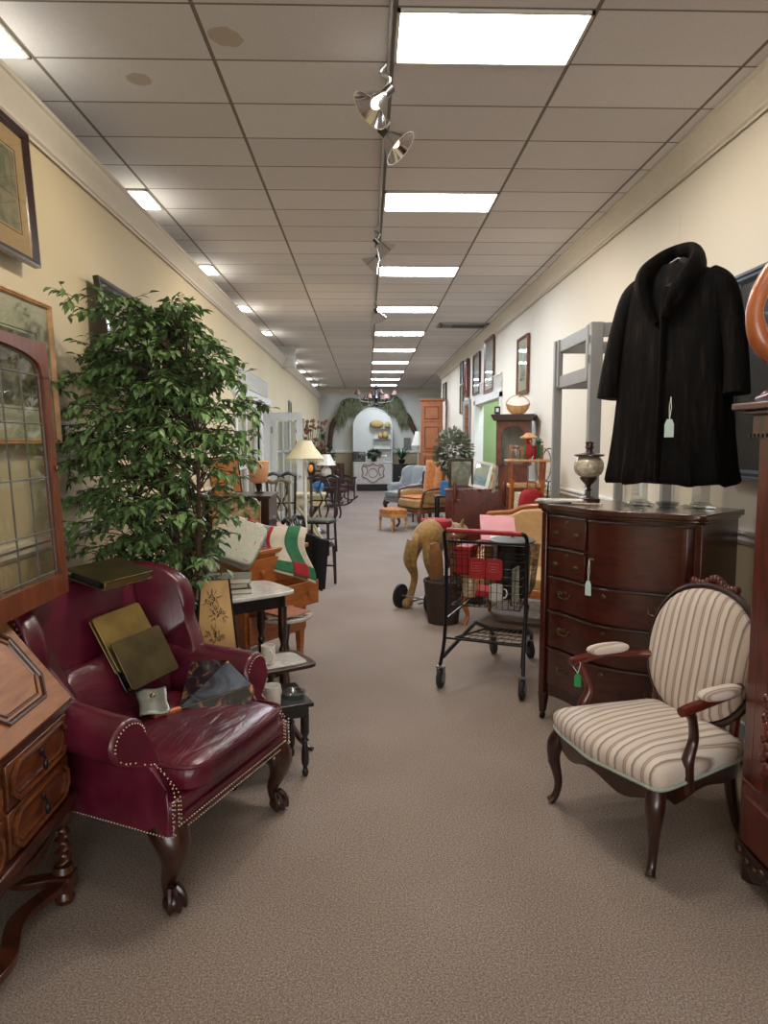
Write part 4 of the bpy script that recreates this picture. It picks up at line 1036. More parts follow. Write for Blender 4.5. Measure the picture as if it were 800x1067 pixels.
# ---- striped open armchair
AC = (1.14, 2.715, 0); AZ = -68.3
t = T('open_armchair', 'striped oval-back armchair with carved dark wood frame and cabriole legs', 'armchair', AC, AZ)
def seatplan(k=1.0, e=0):
    P = [(-.30, -.235), (-.22, -.265), (-.10, -.285), (0, -.30), (.10, -.285), (.22, -.265), (.30, -.235), (.285, -.08), (.255, .10), (.225, .235), (.1, .265), (0, .27), (-.1, .265), (-.225, .235), (-.255, .10), (-.285, -.08)]
    sp = spline([(x*k, y*k, 0) for x, y in P+[P[0]]], 4)[:-1]; return [(q.x, q.y) for q in sp]
def wavez(x, y):  # serpentine lower edge of the front rail
    return .018*math.cos(PI*x/.15) if y < -.18 else 0
def railm():
    P = seatplan(1.0); Pi = seatplan(.88)
    rs = []
    for (x, y), (xi, yi) in zip(P, Pi):
        wz = .02*math.cos(2*PI*x/.30) if y < -.2 else (.012*math.cos(2*PI*y/.3))
        rs.append([(x, y, .27+wz), (x*1.01, y*1.01, .30), (x, y, .335), (xi, yi, .335), (xi, yi, .28)])
    return MB().rings(rs, False, True)
railm().build('seat_rail', 'darkleg', t)
P = seatplan(1.02); rs = []
for z, k in ((.325, .97), (.335, 1.0), (.36, 1.015), (.385, 1.01), (.405, .97), (.422, .88), (.438, .70), (.447, .45), (.45, .15)): rs.append([(x*k, y*k, z) for x, y in P])
MB().rings(rs).build('seat', 'stripe', t)
MB().tube([(x*1.0, y*1.0, .332) for x, y in P], .008, 6, closed=True).build('braid', 'gimp', t)
def cab(s):
    return spline([(s*.265, -.215, .335), (s*.285, -.245, .27), (s*.29, -.25, .20), (s*.275, -.235, .10), (s*.28, -.245, .035), (s*.292, -.262, .008)], 5)
for s in (-1, 1):
    l = MB().tube(cab(s), splr([.03, .036, .027, .018, .016, .02], 5), 10).build('leg', 'darkleg', t)
    m = MB()
    for dx in (-.012, 0, .012): m.tube(spline([(s*.27+dx, -.262, .30), (s*.289+dx*1.2, -.272, .25), (s*.29+dx*.4, -.27, .18)], 3), .004, 5)
    m.build('carving', 'darkleg', l)
    MB().tube(spline([(s*.20, .21, .32), (s*.205, .225, .18), (s*.215, .25, .06), (s*.225, .285, 0)], 4), splr([.026, .023, .02, .02], 4), 8).build('leg', 'darkleg', t)
    # arm support, arm, pad
    sup = MB().tube(spline([(s*.275, -.09, .29), (s*.29, -.105, .40), (s*.285, -.075, .48), (s*.30, -.10, .56), (s*.305, -.125, .60)], 5), splr([.03, .024, .019, .017, .022], 5), 10).build('arm_support', 'cherry' if s < 0 else 'darkleg', t)
    MB().tube(spline([(s*.308, -.165, .603), (s*.305, -.11, .61), (s*.30, .02, .622), (s*.265, .15, .615), (s*.215, .235, .62)], 5), splr([.018, .021, .018, .015, .018], 5), 10).build('arm', 'cherry', t)
    MB().sq((0, 0, 0), (.031, .105, .024), .8, .6, 10, 20, fn=lambda q, s=s: Vector((s*.302-q.x-s*.0+(-s*.10*max(0, q.y)), q.y+.03, q.z+.644))).build('arm_pad', 'stripe', t)
# back: tilted oval
def tb(x, y, z): return Vector((x, .195+y+.20*(z-.42), z))
BZ, BA, BB = .68, .262, .262
MB().rings([[tb(x*k, y, BZ+z*k) for x, z in oval(0, 0, BA, BB, 40, .92)] for y, k in ((-.045, .45), (-.04, .75), (-.028, .92), (-.01, 1.0), (.01, 1.0), (.03, .94), (.035, .5))]).build('back_pad', 'stripe', t)
ring = [tb(x, .012, BZ+z) for x, z in oval(0, 0, BA+.012, BB+.012, 48, .92)]
MB().tube(ring, .016, 8, closed=True).build('back_frame', 'darkleg', t)
cr = MB()
for i in range(-6, 7):
    x = i*.018; z = BZ+math.sqrt(max(0, 1-(x/(BA+.02))**2))*(BB+.02)+.01+.012*math.cos(i*.9)
    cr.sq(tuple(tb(x, .015, z)), (.014, .018, .02), 1, 1, 6, 8)
cr.build('crest_carving', 'cherry', t)
for s in (-1, 1): MB().tube([(s*.20, .22, .33), tb(s*.205, .02, .50)], .018, 8).build('back_post', 'cherry', t)
gp = local(AC, AZ, (-.305, -.13, .60))
t2 = T('price_tag', 'small green price tag tied to the armchair arm', 'price tag', gp, -40)
MB().tube([(0, 0, .025), (.022, -.012, .0), (.015, -.022, -.04)], .0015, 5).tube([(0, 0, .025), (-.022, -.02, .0), (.015, -.022, -.04)], .0015, 5).build('string', 'bright', t2)
MB().prism([(0, -.10), (.03, -.10), (.03, -.055), (.018, -.04), (.010, -.04), (0, -.055)], -.024, -.021).build('card', 'greentag', t2)

# ---- carved display cabinet at the right edge, front towards -X
t = T('display_cabinet', 'tall carved cherry display cabinet with glass door at the right edge', 'display cabinet', (1.335, 1.90, 0), -90)
# local: x from -.5 (far, +Y world) to .5 ; -Y local = -X world (front). depth to the wall .55
MB().box2((-.485, .0, .10), (.5, .55, .36)).build('base', 'cherry', t, bevel=.008)
d = MB().box2((-.43, -.02, .15), (.45, .005, .32)).build('drawer', 'cherry', t, bevel=.006)
MB().lathe([(.012, 0), (.02, .02), (.001, .026)], 12, rotm(90, 0, 0, (-.2, -.02, .235))).build('knob', 'oldbrass', d)
ap = [(-.485+i*.985/24, .07+.03*math.cos(i*1.05)) for i in range(25)]
MB().prism(ap+[(.5, .13), (-.485, .13)], -.012, .01).build('carved_apron', 'darkleg', t, bevel=.004)
m = MB()
for i in range(20): m.sq((-.45+i*.048, -.014, .095+.012*math.cos(i*2)), (.02, .012, .014), 1, 1, 6, 8)
m.build('scroll_carving', 'darkleg', t)
for x in (-.44, .45):
    for y in (.05, .5): MB().tube([(x, y, .12), (x, y-.02, .06), (x, y-.01, .0)], [.05, .035, .045], 8).build('foot', 'darkleg', t)
MB().box2((-.48, 0, .36), (-.415, .06, 1.58)).build('corner_post', 'cherry', t, bevel=.006)
MB().box2((.43, 0, .36), (.495, .06, 1.58)).build('corner_post', 'cherry', t, bevel=.006)
MB().box2((-.48, .50, .36), (-.42, .55, 1.58)).build('rear_post', 'cherry', t); MB().box2((.43, .50, .36), (.495, .55, 1.58)).build('rear_post', 'cherry', t)
MB().box2((-.42, .53, .36), (.43, .55, 1.58)).build('back_panel', 'mahogside', t)
MB().box2((-.47, .06, .36), (-.46, .50, 1.58)).build('side_pane', 'darkglass', t)
for z in (.75, 1.15): MB().box2((-.455, .03, z), (.43, .52, z+.02)).build('shelf', 'cherry', t)
d = MB().box2((-.40, -.012, .37), (-.33, .012, 1.56)).box2((.34, -.012, .37), (.41, .012, 1.56)).box2((-.33, -.012, .37), (.34, .012, .45)).box2((-.33, -.012, 1.49), (.34, .012, 1.56)).build('door', 'cherry', t, bevel=.004)
MB().box2((-.33, -.002, .45), (.34, .003, 1.49)).build('pane', 'darkglass', d)
m = MB()
for (z0, z1) in ((1.22, 1.50), (.45, .70)):
    m = MB()
    for i in range(12):
        z = lerp(z0, z1, i/11); m.sq((-.325+.012*math.sin(i*2.2), -.012, z), (.016, .012, .018), 1, 1, 6, 8)
    m.build('scroll_carving', 'cherry', d)
m = MB()
for i in range(14): m.sq((-.32+i*.048, -.012, .445+.01*math.cos(i*2)), (.02, .01, .016), 1, 1, 6, 8)
m.build('bottom_carving', 'cherry', d); m = MB()
m.tube(spline([(-.33, -.01, 1.2), (-.27, -.012, 1.14), (-.18, -.012, 1.12), (0, -.012, 1.12), (.18, -.012, 1.12), (.33, -.01, 1.2)], 5), .008, 6)
m.build('arched_bead', 'cherry', d)
MB().prism([(-.49, 1.56), (.5, 1.56), (.5, 1.64), (-.49, 1.64)], -.02, .55).build('frieze', 'cherry', t, bevel=.004)
MB().box2((-.51, -.045, 1.64), (.52, .56, 1.655)).box2((-.535, -.075, 1.655), (.54, .56, 1.68)).build('cornice', 'cherry', t, bevel=.006)
m = MB()
for i in range(42): m.box((-.49+i*.0245, -.026, 1.57), (.012, .012, .012))
m.build('dentils', 'darkleg', t)
m = MB()
rn = random.Random(5)
for i in range(34):
    x = -.42+i*.025; m.sq((x, -.02, 1.695+.03*math.exp(-((x-.1)/.25)**2)*rn.uniform(.8, 1.5)), (.02, .016, .022), 1, 1, 6, 8)
m.tube(spline([(-.46, -.02, 1.69), (-.36, -.025, 1.70), (-.22, -.02, 1.74), (0, -.02, 1.79), (.15, -.02, 1.80)], 6), splr([.014, .018, .02, .022, .02], 6), 8)
m.build('crest', 'cherry', t, angle=60)
# bowls seen through the glass
for (x, z, lab) in ((-.2, .77, 'brown wooden bowl on the middle shelf of the glass cabinet'), (-.15, 1.17, 'brown wooden bowl on the upper shelf of the glass cabinet')):
    b = T('wooden_bowl', lab, 'bowl', local((1.335, 1.90, 0), -90, (x, .25, z+.001)))
    MB().lathe([(.001, .012), (.05, 0), (.10, .05), (.12, .09), (.112, .09), (.09, .05), (.04, .012), (.001, .016)], 20).build('bowl', 'midwood', b)
# driftwood and shell sculpture on top
t = T('driftwood_sculpture', 'orange carved driftwood sculpture with clusters of shells on the cabinet', 'sculpture', (1.335, 2.35, 1.6805), 0)
M['orangewood'] = wood('orange_driftwood', '8a4420', 'c4713c', (6, 6, 1.5), .3, .5)
MB().tube(spline([(.06, 0, 0), (.05, 0, .12), (-.03, -.0, .20), (-.055, 0, .30), (-.02, 0, .40), (.04, 0, .48), (.12, 0, .55)], 6), splr([.045, .036, .034, .027, .030, .028, .02], 6), 14).build('twisted_branch', 'orangewood', t)
MB().tube(spline([(-.055, 0, .27), (.0, .01, .17), (.06, -.01, .14), (.12, 0, .18)], 6), splr([.03, .03, .025, .01], 6), 10).build('branch_fork', 'orangewood', t)
m = MB(); rn = random.Random(9)
for i in range(60):
    z = rn.uniform(.02, .42); m.sq((.05+rn.uniform(-.025, .05), -.045+rn.uniform(-.02, .02), z), (rn.uniform(.012, .022),)*3, 1, 1, 6, 9)
m.build('shell_cluster', art('sea_shells', ['b8975c', 'd8c090', '8a6240', 'c0b0a0'], 30, 4, .35, .4), t)

# ---- shopping cart
a = (.712, 4.25, 0); CZ = -25.2   # local +Y points away from the camera (cart nose), handle at y=0
t = T('shopping_cart', 'black wire shopping cart with red handle bar filled with goods', 'shopping cart', a, CZ)
hw = .255
MB().tube([(-hw+.02, 0, 1.0), (hw-.02, 0, 1.0)], .016, 12).build('handle_grip', 'red', t)
fr = MB()
for s in (-1, 1):
    fr.tube(spline([(s*(hw-.03), 0, 1.0), (s*hw, .01, .985), (s*(hw+.005), .03, .93), (s*(hw), .05, .80), (s*(hw-.0), .05, .50), (s*(hw+.0), .02, .28), (s*(hw+.01), -.03, .135)], 5), .012, 8)
    fr.tube([(s*hw, .0, .19), (s*(.17), .42, .32), (s*.15, .74, .20), (s*.14, .78, .15)], .014, 8)
    fr.tube([(s*hw, .04, .42), (s*.20, .38, .48)], .008, 6)
fr.tube([(-hw, .03, .93), (hw, .03, .93)], .007, 6).tube([(-hw, .05, .30), (hw, .05, .30)], .007, 6).tube([(-.15, .74, .2), (.15, .74, .2)], .01, 6)
fr.build('frame', 'blackmetal', t)
bk = MB()      # basket
z0, z1 = .52, .92; L = .80
def bx_(u, z):  # u 0..1 along length, returns half width
    return lerp(.235, .175, u)*lerp(.93, 1, (z-z0)/(z1-z0))
def by_(u, z): return lerp(.05, .05+L, u) - (.10*(z1-z)/(z1-z0) if u > .5 else 0)*(u-.5)*2
def bz0(u): return z0+.02*u
def bz1(u): return z1-.10*u
wr = .0022
for k in range(17):
    u = k/16
    bk.tube([(-bx_(u, z1), by_(u, z1), bz1(u)), (-bx_(u, z0), by_(u, z0), bz0(u)), (bx_(u, z0), by_(u, z0), bz0(u)), (bx_(u, z1), by_(u, z1), bz1(u))], wr, 4)
for j in range(9):
    z = j/8
    def pt(sx, u): zz = lerp(bz0(u), bz1(u), z); zn = lerp(z0, z1, z); return (sx*bx_(u, zn), by_(u, zn), zz)
    r_ = .005 if j in (0, 8) else wr
    bk.tube([pt(-1, 0), pt(-1, 1), pt(1, 1), pt(1, 0)], r_, 5, closed=True)
for k in range(13):
    f = -1+2*k/12
    for u in (0, 1):
        zz = (z0, z1); bk.tube([(f*bx_(u, z0), by_(u, z0), bz0(u)), (f*bx_(u, z1), by_(u, z1), bz1(u))], wr, 4)
    bk.tube([(f*bx_(0, z0), by_(0, z0), bz0(0)), (f*bx_(1, z0), by_(1, z0), bz0(1))], wr, 4)
bk.build('basket', 'blackmetal', t)
sh = MB()
sh.tube([(-.21, .12, .29), (.21, .12, .29), (.15, .74, .21), (-.15, .74, .21)], .007, 6, closed=True)
for k in range(9): f = -.9+1.8*k/8; sh.tube([(f*.21, .12, .29), (f*.15, .74, .21)], .003, 4)
for k in range(5): u = k/4; sh.tube([(-lerp(.21, .15, u), lerp(.12, .74, u), lerp(.29, .21, u)), (lerp(.21, .15, u), lerp(.12, .74, u), lerp(.29, .21, u))], .003, 4)
sh.build('lower_rack', 'blackmetal', t)
for (x, y, lr) in ((-.255, -.04, 0), (.265, -.04, 0), (-.14, .80, 1), (.13, .80, 1)):
    wmat = 'rubber'; ww = MB()
    yaw = 0 if not lr else 35
    Mx = rotm(0, 0, yaw, (x, y, .062)) @ rotm(0, 90, 0)
    ww.lathe([(.001, -.014), (.035, -.014), (.05, -.016), (.062, -.010), (.062, .010), (.05, .016), (.035, .014), (.001, .014)], 24, Mx)
    wo = ww.build('wheel', wmat, t)
    MB().lathe([(.001, -.019), (.03, -.019), (.03, .019), (.001, .019)], 16, Mx).build('hub', 'greyrubber', wo)
    MB().box((x-.022*math.cos(R(yaw)), y-.022*math.sin(R(yaw)), .09), (.004, .03, .09)).box((x+.022*math.cos(R(yaw)), y+.022*math.sin(R(yaw)), .09), (.004, .03, .09)).box((x, y, .137), (.05, .035, .01)).build('fork', 'steel', t)
# folded red child seat flap with two plates
for s in (-1, 1):
    fl = MB().prism(rpoly(-.105, 0, .0, .13, .02), 0, .006, rotm(0, 0, 0, (.0 if s < 0 else .107, .045, .70))).build('seat_flap', 'red', t, bevel=.002)
    mk = MB()
    x0 = -.085 if s < 0 else .022
    mk.tube([(x0, .043, .80), (x0+.06, .043, .80), (x0+.06, .043, .75), (x0, .043, .75)], .0015, 4, closed=True)
    for q in (.765, .78): mk.tube([(x0+.012, .043, q), (x0+.048, .043, q)], .0015, 4)
    mk.build('flap_print', plain('faded_print', 'b07070', .6, bs=0) if s < 0 else bpy.data.materials['faded_print'], fl)
MB().box2((-.235, .052, .70), (.235, .056, .705)).box2((-.235, .052, .84), (.235, .056, .845)).build('seat_gate_bars', 'blackmetal', t)
# goods in the cart
def cl(p): return local(a, CZ, p)
mug('white mug lying in the bottom of the shopping cart basket', cl((.04, .16, .545)), r=.045, h=.10, rz=-20)
g = T('stock_pot', 'dark enamel stock pot with grey lid in the shopping cart', 'pot', cl((.10, .32, .545)), CZ)
MB().lathe([(.001, 0), (.09, 0), (.115, .03), (.118, .355), (.122, .36), (.001, .36)], 32).build('pot', 'black', g)
MB().lathe([(.001, .361), (.145, .361), (.148, .372), (.12, .384), (.001, .392)], 36).build('lid', 'greyrubber', g)
MB().lathe([(.008, .39), (.008, .405), (.018, .412), (.016, .425), (.001, .428)], 14).build('knob', 'black', g)
g = T('pink_game_box', 'pink cardboard box lying across the shopping cart goods', 'box', cl((-.07, .60, .93)), CZ+20); g.rotation_euler = Euler((R(24), R(4), R(CZ+20)))
MB().box2((-.12, -.17, 0), (.12, .17, .03)).build('lid', 'pink', g, bevel=.003)
MB().box2((-.117, -.167, -.02), (.117, .167, .0)).build('tray', 'bright', g)
MB().box2((-.06, -.15, .0301), (.06, -.06, .031)).build('white_panel', 'bright', g)
g = T('goods_carton', 'brown carton in the cart carrying the pink box', 'carton', cl((-.04, .62, .545)), CZ)
MB().box2((-.10, -.11, 0), (.10, .11, .33)).build('box', plain('brown_card', '7a5a3c', .8), g, bevel=.003)
g = T('wooden_tray', 'flat wooden board standing up at the nose of the cart', 'board', cl((-.20, .66, .70)), CZ)
g.rotation_euler = Euler((R(20), R(-40), R(CZ)))
MB().slab(oval(0, 0, .07, .16, 28, .4), 0, .015).build('board', 'lightwood', g, bevel=.003)
g = T('red_lacquer_box', 'red plastic box inside the left of the cart basket', 'box', cl((-.17, .20, .70)), CZ)
MB().box2((-.05, -.08, 0), (.05, .08, .18)).build('box', 'red', g, bevel=.004)
MB().box2((-.052, -.082, .15), (.052, .082, .185)).build('lid', 'red', g, bevel=.004)
g = T('glass_pitcher', 'cream patterned pitcher low in the left of the cart basket', 'pitcher', cl((-.15, .22, .545)), CZ)
MB().lathe([(.001, 0), (.04, 0), (.05, .05), (.045, .10), (.035, .13), (.04, .145), (.034, .145), (.001, .14)], 18).build('body', art('pattern_glaze', ['cfc6b0', 'a88a60', 'c8b8a0'], 18, 2, .3, .4), g)
g = T('red_cloth_bundle', 'folded red cloth on the floor of the cart basket', 'cloth', cl((-.08, .30, .545)), CZ)
MB().sq((0, 0, .025), (.07, .10, .025), .5, .4, 8, 18).build('folds', 'redcloth', g)
book('pale book standing in the right side of the cart basket', cl((.165, .18, .545)), CZ+90, .16, .02, .22, 'greybook')

# ================================================================ RIGHT MIDDLE GROUND
# plush toy horse on wheels, seen from behind
t = T('plush_ride_on_toy', 'golden plush animal ride-on toy with metal wheels beside the wicker basket', 'ride-on toy', (.64, 6.60, 0), -38)
def hz(q): return q
MB().sq((0, 0, 0), (.135, .30, .14), .9, .85, 14, 24, fn=lambda q: Vector((q.x*(1.05 if q.y < 0 else .9), q.y, q.z+.64+.05*math.cos(q.y*5)))).build('body', 'plush', t)
MB().tube(spline([(0, .24, .66), (.0, .34, .68), (0, .40, .68)], 5), splr([.11, .085, .07], 5), 14).sq((0, .46, .66), (.07, .13, .075), 1, 1, 10, 16).build('head', 'plush', t)
for s in (-1, 1):
    MB().tube(spline([(s*.085, -.20, .62), (s*.115, -.24, .45), (s*.105, -.18, .28), (s*.12, -.24, .09)], 5), splr([.085, .065, .035, .035], 5), 12).sq((s*.12, -.27, .05), (.045, .07, .05), 1, 1, 8, 12).build('leg', 'plush', t)
    MB().tube(spline([(s*.09, .18, .60), (s*.11, .20, .40), (s*.11, .20, .25), (s*.12, .24, .09)], 5), splr([.075, .05, .035, .03], 5), 12).sq((s*.12, .26, .05), (.04, .06, .05), 1, 1, 8, 12).build('leg', 'plush', t)
    MB().tube([(s*.05, .40, .72), (s*.08, .40, .79)], [.03, .008], 8).build('ear', 'plush', t)
MB().tube(spline([(0, -.30, .70), (.02, -.37, .62), (.01, -.36, .42)], 5), splr([.03, .035, .02], 5), 8).build('tail', 'plush', t)
MB().sq((0, 0, 0), (.155, .10, .05), .6, .6, 8, 20, fn=lambda q: Vector((q.x, q.y+.02, q.z+.78))).build('saddle', 'redcloth', t)
fr = MB()
for s in (-1, 1): fr.tube([(s*.05, -.34, .08), (s*.05, .36, .08)], .010, 6)
fr.tube([(-.16, -.30, .12), (.16, -.30, .12)], .008, 6).tube([(-.16, .32, .12), (.16, .32, .12)], .008, 6)
fr.build('wheel_frame', 'steel', t)
for s in (-1, 1):
    for y in (-.30, .32):
        Mx = rotm(0, 90, 0, (s*.17-.01, y, .115))
        wl = MB().lathe([(.001, -.008), (.09, -.01), (.112, -.012), (.112, .012), (.09, .01), (.001, .008)], 24, Mx).build('wheel', 'rubber', t)
        MB().tube([tuple(Mx @ Vector((.098*math.cos(2*PI*i/24), .098*math.sin(2*PI*i/24), .012*s))) for i in range(24)], .005, 6, closed=True).build('rim', 'chrome', wl)
# wicker basket with canes and umbrellas
t = T('wicker_basket', 'dark wicker basket on the floor left of the shopping cart', 'basket', (.655, 5.95, 0))
rs = []
for i in range(33):
    z = .36*i/32; r_ = lerp(.125, .165, z/.36); rs.append([((r_+.006*((j+i) % 2))*math.cos(2*PI*j/48), (r_+.006*((j+i) % 2))*math.sin(2*PI*j/48), z) for j in range(48)])
for i in range(8): rs.append([(.15*(1-.02*i)*math.cos(2*PI*j/48), .15*(1-.02*i)*math.sin(2*PI*j/48), .35-.04*i) for j in range(48)])
MB().rings(rs, True).build('body', 'wicker', t, angle=180)
m = MB()
for ph in (0, 1): m.tube([(.163*math.cos(2*PI*i/60), .163*math.sin(2*PI*i/60), .362+.008*math.sin(i*1.3+ph*PI)) for i in range(60)], .010, 6, closed=True)
m.build('rim', 'wicker', t)
MB().sq((0, 0, .33), (.135, .135, .05), .8, 1, 8, 20).build('cloth_filling', 'darkcloth', t)
t = T('carved_cane', 'carved tan figure-topped walking cane standing in the wicker basket', 'cane', (.70, 5.90, .12))
t.rotation_euler = Euler((R(-4), R(4), 0))
MB().tube(spline([(0, 0, 0), (0, 0, .3), (.005, 0, .5), (0, 0, .58)], 4), splr([.012, .013, .02, .028], 4), 10).sq((0, 0, .62), (.032, .036, .035), 1, 1, 8, 12).sq((.0, -.03, .60), (.012, .02, .012), 1, 1, 6, 8).build('shaft', 'midwood', t)
t = T('plush_boot', 'brown suede boot shaped cushion standing in the wicker basket', 'boot', (.60, 5.99, .30))
MB().tube(spline([(0, 0, 0), (0, 0, .15), (-.01, 0, .30), (-.03, 0, .38)], 5), splr([.06, .06, .055, .03], 5), 14).build('shaft', plain('brown_suede', '7a5230', .95, var=.2), t)

# peach upholstered settee behind the cart
t = T('carved_settee', 'peach upholstered settee with curved wooden crest rail behind the shopping cart', 'settee', (1.33, 5.85, 0), -32)
MB().slab(oval(0, 0, .48, .30, 40, .35), .30, .37).build('seat_rail', 'maple', t, bevel=.006)
MB().sq((0, 0, .41), (.46, .28, .07), .5, .3, 10, 32).build('seat', 'peachfab', t)
def sb(x, y, z): return (x, .24+y+.18*(z-.4), z)
pr = [(-.46, .42), (.46, .42), (.46, .86), (.40, .89), (.25, .90), (.15, .95), (0, .97), (-.15, .95), (-.25, .90), (-.40, .89), (-.46, .86)]
MB().rings([[sb(x*k, y, .66+(z-.66)*k) for x, z in pr] for y, k in ((-.04, .93), (-.02, .99), (.03, 1), (.05, .96))]).build('backrest', 'peachfab', t)
MB().tube(spline([sb(x, 0, z) for x, z in [(-.47, .40), (-.48, .84), (-.42, .90), (-.25, .92), (-.15, .965), (0, .985), (.15, .965), (.25, .92), (.42, .90), (.48, .84), (.47, .40)]], 5), .022, 8).build('crest_rail', 'maple', t)
for s in (-1, 1):
    MB().tube(spline([(s*.46, .22, .66), (s*.49, .0, .65), (s*.50, -.20, .62), (s*.49, -.22, .50), (s*.46, -.22, .36)], 5), .020, 8).build('arm', 'maple', t)
    MB().box2((s*.44, -.2, .40), (s*.46, .2, .62)).build('arm_panel', 'peachfab', t)
    MB().tube(spline([(s*.42, -.24, .32), (s*.44, -.26, .2), (s*.41, -.24, .08), (s*.43, -.27, 0)], 4), splr([.035, .03, .018, .022], 4), 8).build('leg', 'maple', t)
    MB().tube([(s*.42, .24, .32), (s*.43, .30, 0)], [.026, .018], 6).build('leg', 'maple', t)

# low dark chest between the basket and settee
t = T('dark_low_chest', 'low black wooden chest on the floor behind the shopping cart', 'chest', (1.0, 6.72, 0), -20)
MB().box2((-.15, -.12, .03), (.15, .12, .36)).build('body', 'darkleg', t, bevel=.008)
MB().sq((0, 0, .36), (.155, .125, .05), .4, .2, 8, 24).build('lid', 'darkleg', t)
MB().box2((-.03, -.13, .30), (.03, -.12, .37)).build('hasp', 'oldbrass', t)

# wooden bed: headboard and footboard leaning together
t = T('wooden_bed_end', 'dark red wooden bed headboard with turned posts in the right middle ground', 'headboard', (1.15, 7.18, 0), -12)
def board(w_, z0, z1, s, y):
    n = 24; top = [(lerp(w_, -w_, i/n), z1+.02*math.cos(i/n*6*PI)*(1 if 2 < i < 22 else .3)) for i in range(n+1)]
    return MB().prism([(-w_, z0), (w_, z0)]+top, y-.012, y+.012)
board(.20, .80, 1.05, 1, 0).build('upper_panel', 'cherry', t)
board(.24, .35, .92, 1, -.06).build('lower_panel', 'cherry', t)
for s in (-1, 1):
    MB().lathe([(.02, 0), (.03, .05), (.03, .75), (.02, .78), (.034, .82), (.02, .86), (.03, .90), (.018, .96), (.032, 1.02), (.02, 1.07), (.026, 1.11), (.004, 1.15)], 12, c=(s*.25, 0, 0)).build('post', 'cherry', t)
MB().tube(spline([(.24, -.06, .90), (.29, -.07, .84), (.34, -.08, .82)], 5), .015, 6).build('side_arm', 'cherry', t)
# grandfather clock case
t = T('clock_case', 'tall brown clock case with arched glass door near the right wall', 'clock', (1.66, 7.95, 0), -18)
MB().box2((-.20, -.13, 0), (.20, .14, .40)).build('base', 'midwood', t, bevel=.008)
MB().box2((-.16, -.10, .40), (.16, .12, 1.30)).build('waist', 'midwood', t, bevel=.004)
ar = [(-.185, 1.28), (-.185, 1.78), (.185, 1.78), (.185, 1.28), (.12, 1.28)]+[(.12*math.cos(PI*i/14), 1.60+.12*math.sin(PI*i/14)) for i in range(15)]+[(-.12, 1.28)]
MB().prism(ar, -.13, -.09).box2((-.185, -.09, 1.28), (-.16, .14, 1.78)).box2((.16, -.09, 1.28), (.185, .14, 1.78)).box2((-.16, .12, 1.28), (.16, .14, 1.78)).build('hood', 'midwood', t, bevel=.003)
MB().box2((-.12, -.10, 1.28), (.12, -.095, 1.73)).build('pane', 'glass', t)
MB().box2((-.14, .05, 1.30), (.14, .06, 1.74)).build('reflection_plate', 'greypaint', t)  # grey plate stands in for a pale reflection in the pane
MB().prism([(-.21, 1.78), (-.24, 1.835), (-.24, 1.85), (.24, 1.85), (.24, 1.835), (.21, 1.78)], -.18, .16).build('cornice', 'darkleg', t, bevel=.003)
t = T('split_basket', 'tan woven basket with tall hoop handle on top of the clock', 'basket', (1.69, 7.93, 1.851), -10); t.scale = (.82,)*3
MB().rings([[(a*math.cos(2*PI*j/32), a*.6*math.sin(2*PI*j/32), z+.02*math.cos(4*PI*j/32)) for j in range(32)] for a, z in ((.05, 0), (.11, .01), (.15, .06), (.165, .13), (.155, .13), (.13, .05), (.03, .02))]).build('body', 'lightwood', t)
MB().tube([(.16*math.cos(PI*i/16), 0, .12+.14*math.sin(PI*i/16)) for i in range(17)], .007, 6).build('handle', 'lightwood', t)
t = T('small_camera', 'small black and white box beside the basket on the clock', 'box', (1.47, 7.98, 1.851), 0)
MB().box2((-.03, -.03, 0), (.03, .03, .09)).build('body', 'black', t, bevel=.004); MB().box2((-.02, -.032, .03), (.01, -.03, .07)).build('face', 'bright', t)
t.name = 'small_box'
t = T('tall_mirror', 'tall silver framed narrow mirror leaning beside the clock', 'mirror', (1.43, 8.22, .0), -35)
t.rotation_euler = Euler((R(-7), R(7), R(-35)))
MB().box2((-.14, 0, 0), (.14, .03, 1.75)).build('frame', 'pewter', t, bevel=.006); MB().box2((-.10, -.004, .05), (.10, 0, 1.70)).build('glass', 'mirror', t)
# pictures propped on the bed and sideboard
M['sky'] = art('seascape', ['7f9fb8', 'a8bcc8', 'c8c8b8', '60806a'], 4, 3)
picture('framed_photo', 'small pale blue picture in wide white frame leaning on the sideboard above the bed end', (1.40, 8.62, 1.14), -12, .24, .34, .04, 'bright', 'sky', depth=.02, tilt=-16, roll=12)
picture('framed_portrait', 'grey mounted oval portrait in dark frame standing on the sideboard', (1.16, 8.66, 1.16), -10, .30, .36, .03, 'darkleg', art('oval_portrait', ['5c5850', '7a766a', 'a8a290'], 5, 4), depth=.03, tilt=-10)
t = T('low_sideboard', 'dark red low sideboard behind the bed end', 'sideboard', (1.28, 8.68, 0), -8)
MB().box2((-.30, -.18, .12), (.36, .2, .95)).build('body', 'cherry', t, bevel=.006); MB().box2((-.32, -.2, .95), (.38, .22, .975)).build('top', 'cherry', t, bevel=.004)
for x in (-.26, .32):
    for y in (-.14, .16): MB().tube([(x, y, .13), (x, y, 0)], [.03, .02], 6).build('leg', 'cherry', t)
for x in (-.28, .04): d = MB().box2((x+.01, -.192, .2), (x+.28, -.18, .85)).build('door', 'cherry', t, bevel=.004); MB().sq((x+.25, -.2, .55), (.012, .012, .012), 1, 1, 6, 8).build('knob', 'brass', d)
t = T('doll', 'peach coloured doll in a cream dress sitting on the sideboard', 'doll', (1.58, 8.62, .976), 0)
MB().lathe([(.07, 0), (.065, .05), (.04, .13), (.03, .19)], 16).build('dress', 'peach', t); MB().sq((0, 0, .23), (.04, .04, .048), 1, 1, 10, 14).build('head', 'peachfab', t)
MB().sq((0, .012, .245), (.045, .04, .045), 1, 1, 10, 14).build('hair', 'lightwood', t)
